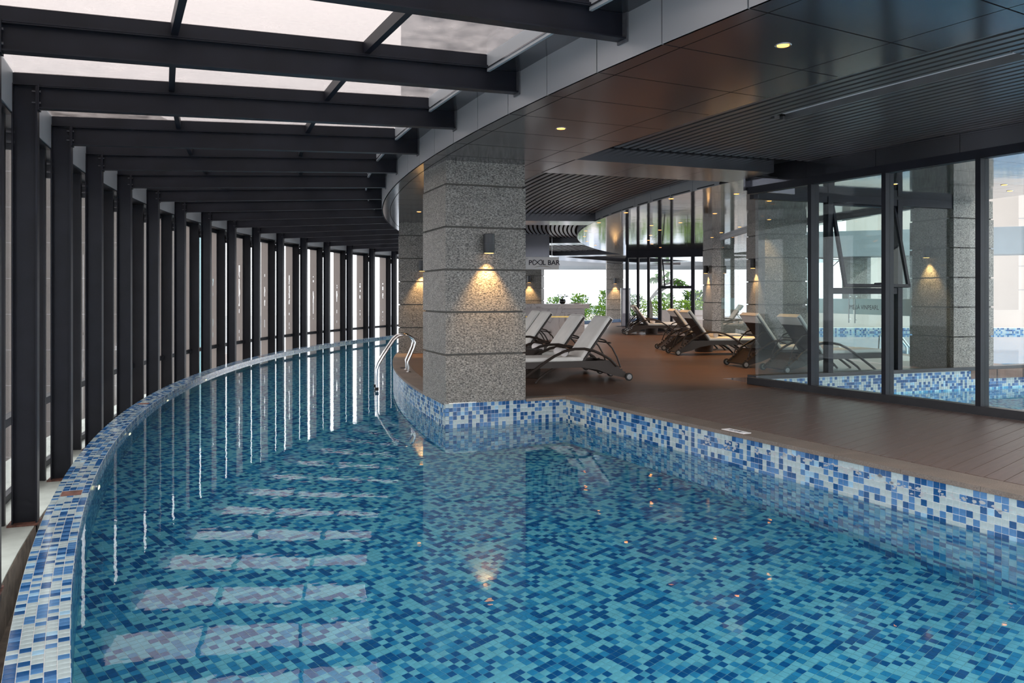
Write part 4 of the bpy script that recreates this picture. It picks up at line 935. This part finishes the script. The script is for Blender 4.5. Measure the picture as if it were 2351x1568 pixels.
bush((2.45, 46.4, 0), .55, .5, 1.15, 'leaf', 'bright green bush left of the black pot, outside the glass', n=420); bush((3.85, 46.6, 0), .58, .5, 1.30, 'leaf', 'bright green bush right of the black pot, outside the glass', n=520)
bush((5.35, 46.2, 0), .50, .5, 1.55, 'leaf', 'tall pointed shrub outside the glass beside the far column', n=520)
bush((10.2, 47.3, .0), 2.6, .45, 1.0, 'leaf_bright', 'long clipped hedge behind the far glazed screen', 'hedge', 2600, (.13, .045), 'clipped hedges', .6, 'hedge', True)
bush((9.2, 49.2, 0), .72, .6, 1.35, 'leaf', 'leafy green shrub under the terrace tree', n=600); bush((11.0, 49.0, 0), .8, .5, 1.45, 'leaf_dark', 'dark spreading shrub by the pilaster', n=600, leaf=(.40, .055))
bush((7.4, 49.3, 0), .65, .6, 1.3, 'leaf_dark', 'dark green shrub behind the notice board', n=500)
bush((9.45, 36.9, .28), .55, .22, .75, 'leaf', 'feathery shrub with yellow tips growing in the stone trough', n=420, leaf=(.30, .045))
pl_ = MB().box((9.8, 36.9, 0), (1, 0, 0), (0, 1, 0), 1.0, .25, .05, .28).ob('planter', 'planter_stone'); tag(pl_, 'long stone planter trough in front of the shrubs', 'planter')
# the branching tree
c = Vector((7.95, 46.6, -.02)); e = empty('frangipani_tree', c); tag(e, 'small tree with pale forked branches and long drooping leaves', 'tree')
tb_ = MB(); tips = []
def branch(p, d, L_, r, lev):
    q = p+d*L_; tb_.tube([p, (p+q)/2+Vector((random.uniform(-.05, .05), 0, .03)), q], r, 6, 0, [r, r*.85, r*.7])
    if lev == 0: tips.append((q, d)); return
    for i in range(3 if lev > 1 else 2):
        a_ = random.uniform(0, 2*pi); nd = (d*.8+Vector((math.cos(a_)*1.0, math.sin(a_)*.45, random.uniform(-.15, .25)))).normalized(); branch(q, nd, L_*.78, r*.68, lev-1)
branch(c+Z*.0, Vector((-.05, 0, 1)), 1.12, .10, 3)
tb_.ob('trunk', 'bark', e)
LT = leaf_mesh(.46, .15, 'leaf')
for q, d in tips:
    for i in range(5):
        o = bpy.data.objects.new('leaf', LT); COL.objects.link(o); o.parent = e; o.location = q-c; o.rotation_euler = (random.uniform(-.3, .3), random.uniform(-.1, 1.0), i*1.05+random.uniform(-.3, .3))
# ================================================================== OUTDOOR POOL AND BEYOND THE INNER DOORS
od = struct('floor_outdoor', 'pale deck around the outdoor pool')
MB().box((8.2, 23.9, 0), (1, 0, 0), (0, 1, 0), .35, 7.6, -.4, -.004).ob('deck_edge', 'planter_stone', od)
MB().box((15.0, 24.1, 0), (1, 0, 0), (0, 1, 0), 6.5, 7.3, -1.3, -1.25).ob('pool_bed', 'water_tint_mid', od)
MB().box((14.9, 31.3, 0), (1, 0, 0), (0, 1, 0), 6.6, .25, -1.3, .07).ob('rim_wall', 'grout', od)
tl = Tiler()
for i in range(176):
    for j in range(4):
        x0 = 8.5+i*.0625*1.0; z1 = .07-j*.0625; q = [Vector((x0+.002, 31.05, z1-.06)), Vector((x0+.06, 31.05, z1-.06)), Vector((x0+.06, 31.05, z1)), Vector((x0+.002, 31.05, z1))]; tl.add(q, Vector((0, -1, 0)), True)
tl.build(od)
wo = MB().box((15.0, 23.95, 0), (1, 0, 0), (0, 1, 0), 6.48, 7.15, -1.26, -.10).ob('outdoor_pool_water', 'pool_water'); tag(wo, 'blue water of the outdoor pool beyond the glass doors', 'water', None, 'stuff')
wp = MB().box((15, 33.2, 0), (1, 0, 0), (0, 1, 0), 9, .12, -.2, .72).ob('wall_parapet', 'beige_wall'); tag(wp, 'low beige parapet behind the outdoor pool', None, None, 'structure')
e = empty('outdoor_canopy', (17, 35, 0)); tag(e, 'curved grey canopy on stone piers beyond the outdoor pool', 'canopy')
for i in range(9):
    a_ = Vector((9.6+1.4*i, 38-.55*i, 0)); b_ = Vector((9.6+1.4*(i+1), 38-.55*(i+1), 0)); MB().bar(a_+Z*3.55, b_+Z*3.55, 1.6, Z, 1.1).ob('canopy_panel', 'canopy', e)
for x, y in ((12.4, 37.5), (15.3, 36.2), (17.4, 35.4)): MB().box((x, y, 0), (1, 0, 0), (0, 1, 0), .45, .45, 0, 3.0).ob('pier', 'granite', e)
e = empty('pool_handrail', (9.3, 18.6, 0)); tag(e, 'small curved steel handrail of the outdoor pool', 'handrail')
for dx in (0, .5): MB().tube([Vector((8.45+dx*.3, 18.6+dx, -.05)), Vector((8.47+dx*.3, 18.6+dx, .35)), Vector((8.6+dx*.3, 18.6+dx, .48)), Vector((8.85+dx*.3, 18.6+dx, .42)), Vector((9.1+dx*.3, 18.6+dx, .1)), Vector((9.15+dx*.3, 18.6+dx, -.4))], .022, 8).ob('rail', 'stainless', e)
def building(name, c, hx, hy, z0, z1, mat, label, rows=0, cols=0, wm='far_window', joints=0):
    e = empty(name, c); tag(e, label, 'building', 'buildings outside'); c = Vector(c)
    MB().box(c, (1, 0, 0), (0, 1, 0), hx, hy, z0, z1).ob('wall', mat, e)
    for i in range(rows):
        for j in range(cols):
            x = c.x-hx+(2*hx)*(j+.5)/cols; zc_ = z0+(z1-z0)*(i+.5)/rows
            MB().box((x, c.y-hy-.02, c.z), (1, 0, 0), (0, 1, 0), hx/cols*.6, .03, zc_-(z1-z0)/rows*.28, zc_+(z1-z0)/rows*.28).ob('window', wm, e)
    for i in range(joints):
        z = z0+(z1-z0)*(i+1)/(joints+1); MB().box((c.x, c.y-hy-.004, c.z), (1, 0, 0), (0, 1, 0), hx, .006, z-.015, z+.015).ob('joint', 'grey_wall', e)
building('beige_block', (31, 44, 0), 5.5, 3, -2, 16, 'beige_wall', 'beige panelled wall of the neighbouring block beyond the outdoor pool', joints=14)
building('beige_tower', (31.5, 66, 0), 3.2, 3, -20, 26, 'beige_wall', 'slim beige tower above the outdoor canopy', joints=12)
# ================================================================== CITY OUTSIDE THE CURTAIN WALL
gr = MB().box((-300, 900, 0), (1, 0, 0), (0, 1, 0), 3000, 3000, -96, -95).ob('ground', 'city_ground'); tag(gr, 'hazy city ground far below', None, None, 'structure')
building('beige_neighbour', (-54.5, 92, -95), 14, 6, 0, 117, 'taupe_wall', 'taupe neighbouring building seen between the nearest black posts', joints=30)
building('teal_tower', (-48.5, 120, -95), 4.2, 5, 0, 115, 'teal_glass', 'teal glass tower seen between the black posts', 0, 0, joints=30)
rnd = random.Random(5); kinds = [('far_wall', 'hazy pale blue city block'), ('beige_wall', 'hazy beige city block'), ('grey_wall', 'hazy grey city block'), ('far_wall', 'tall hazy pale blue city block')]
for i in range(14):
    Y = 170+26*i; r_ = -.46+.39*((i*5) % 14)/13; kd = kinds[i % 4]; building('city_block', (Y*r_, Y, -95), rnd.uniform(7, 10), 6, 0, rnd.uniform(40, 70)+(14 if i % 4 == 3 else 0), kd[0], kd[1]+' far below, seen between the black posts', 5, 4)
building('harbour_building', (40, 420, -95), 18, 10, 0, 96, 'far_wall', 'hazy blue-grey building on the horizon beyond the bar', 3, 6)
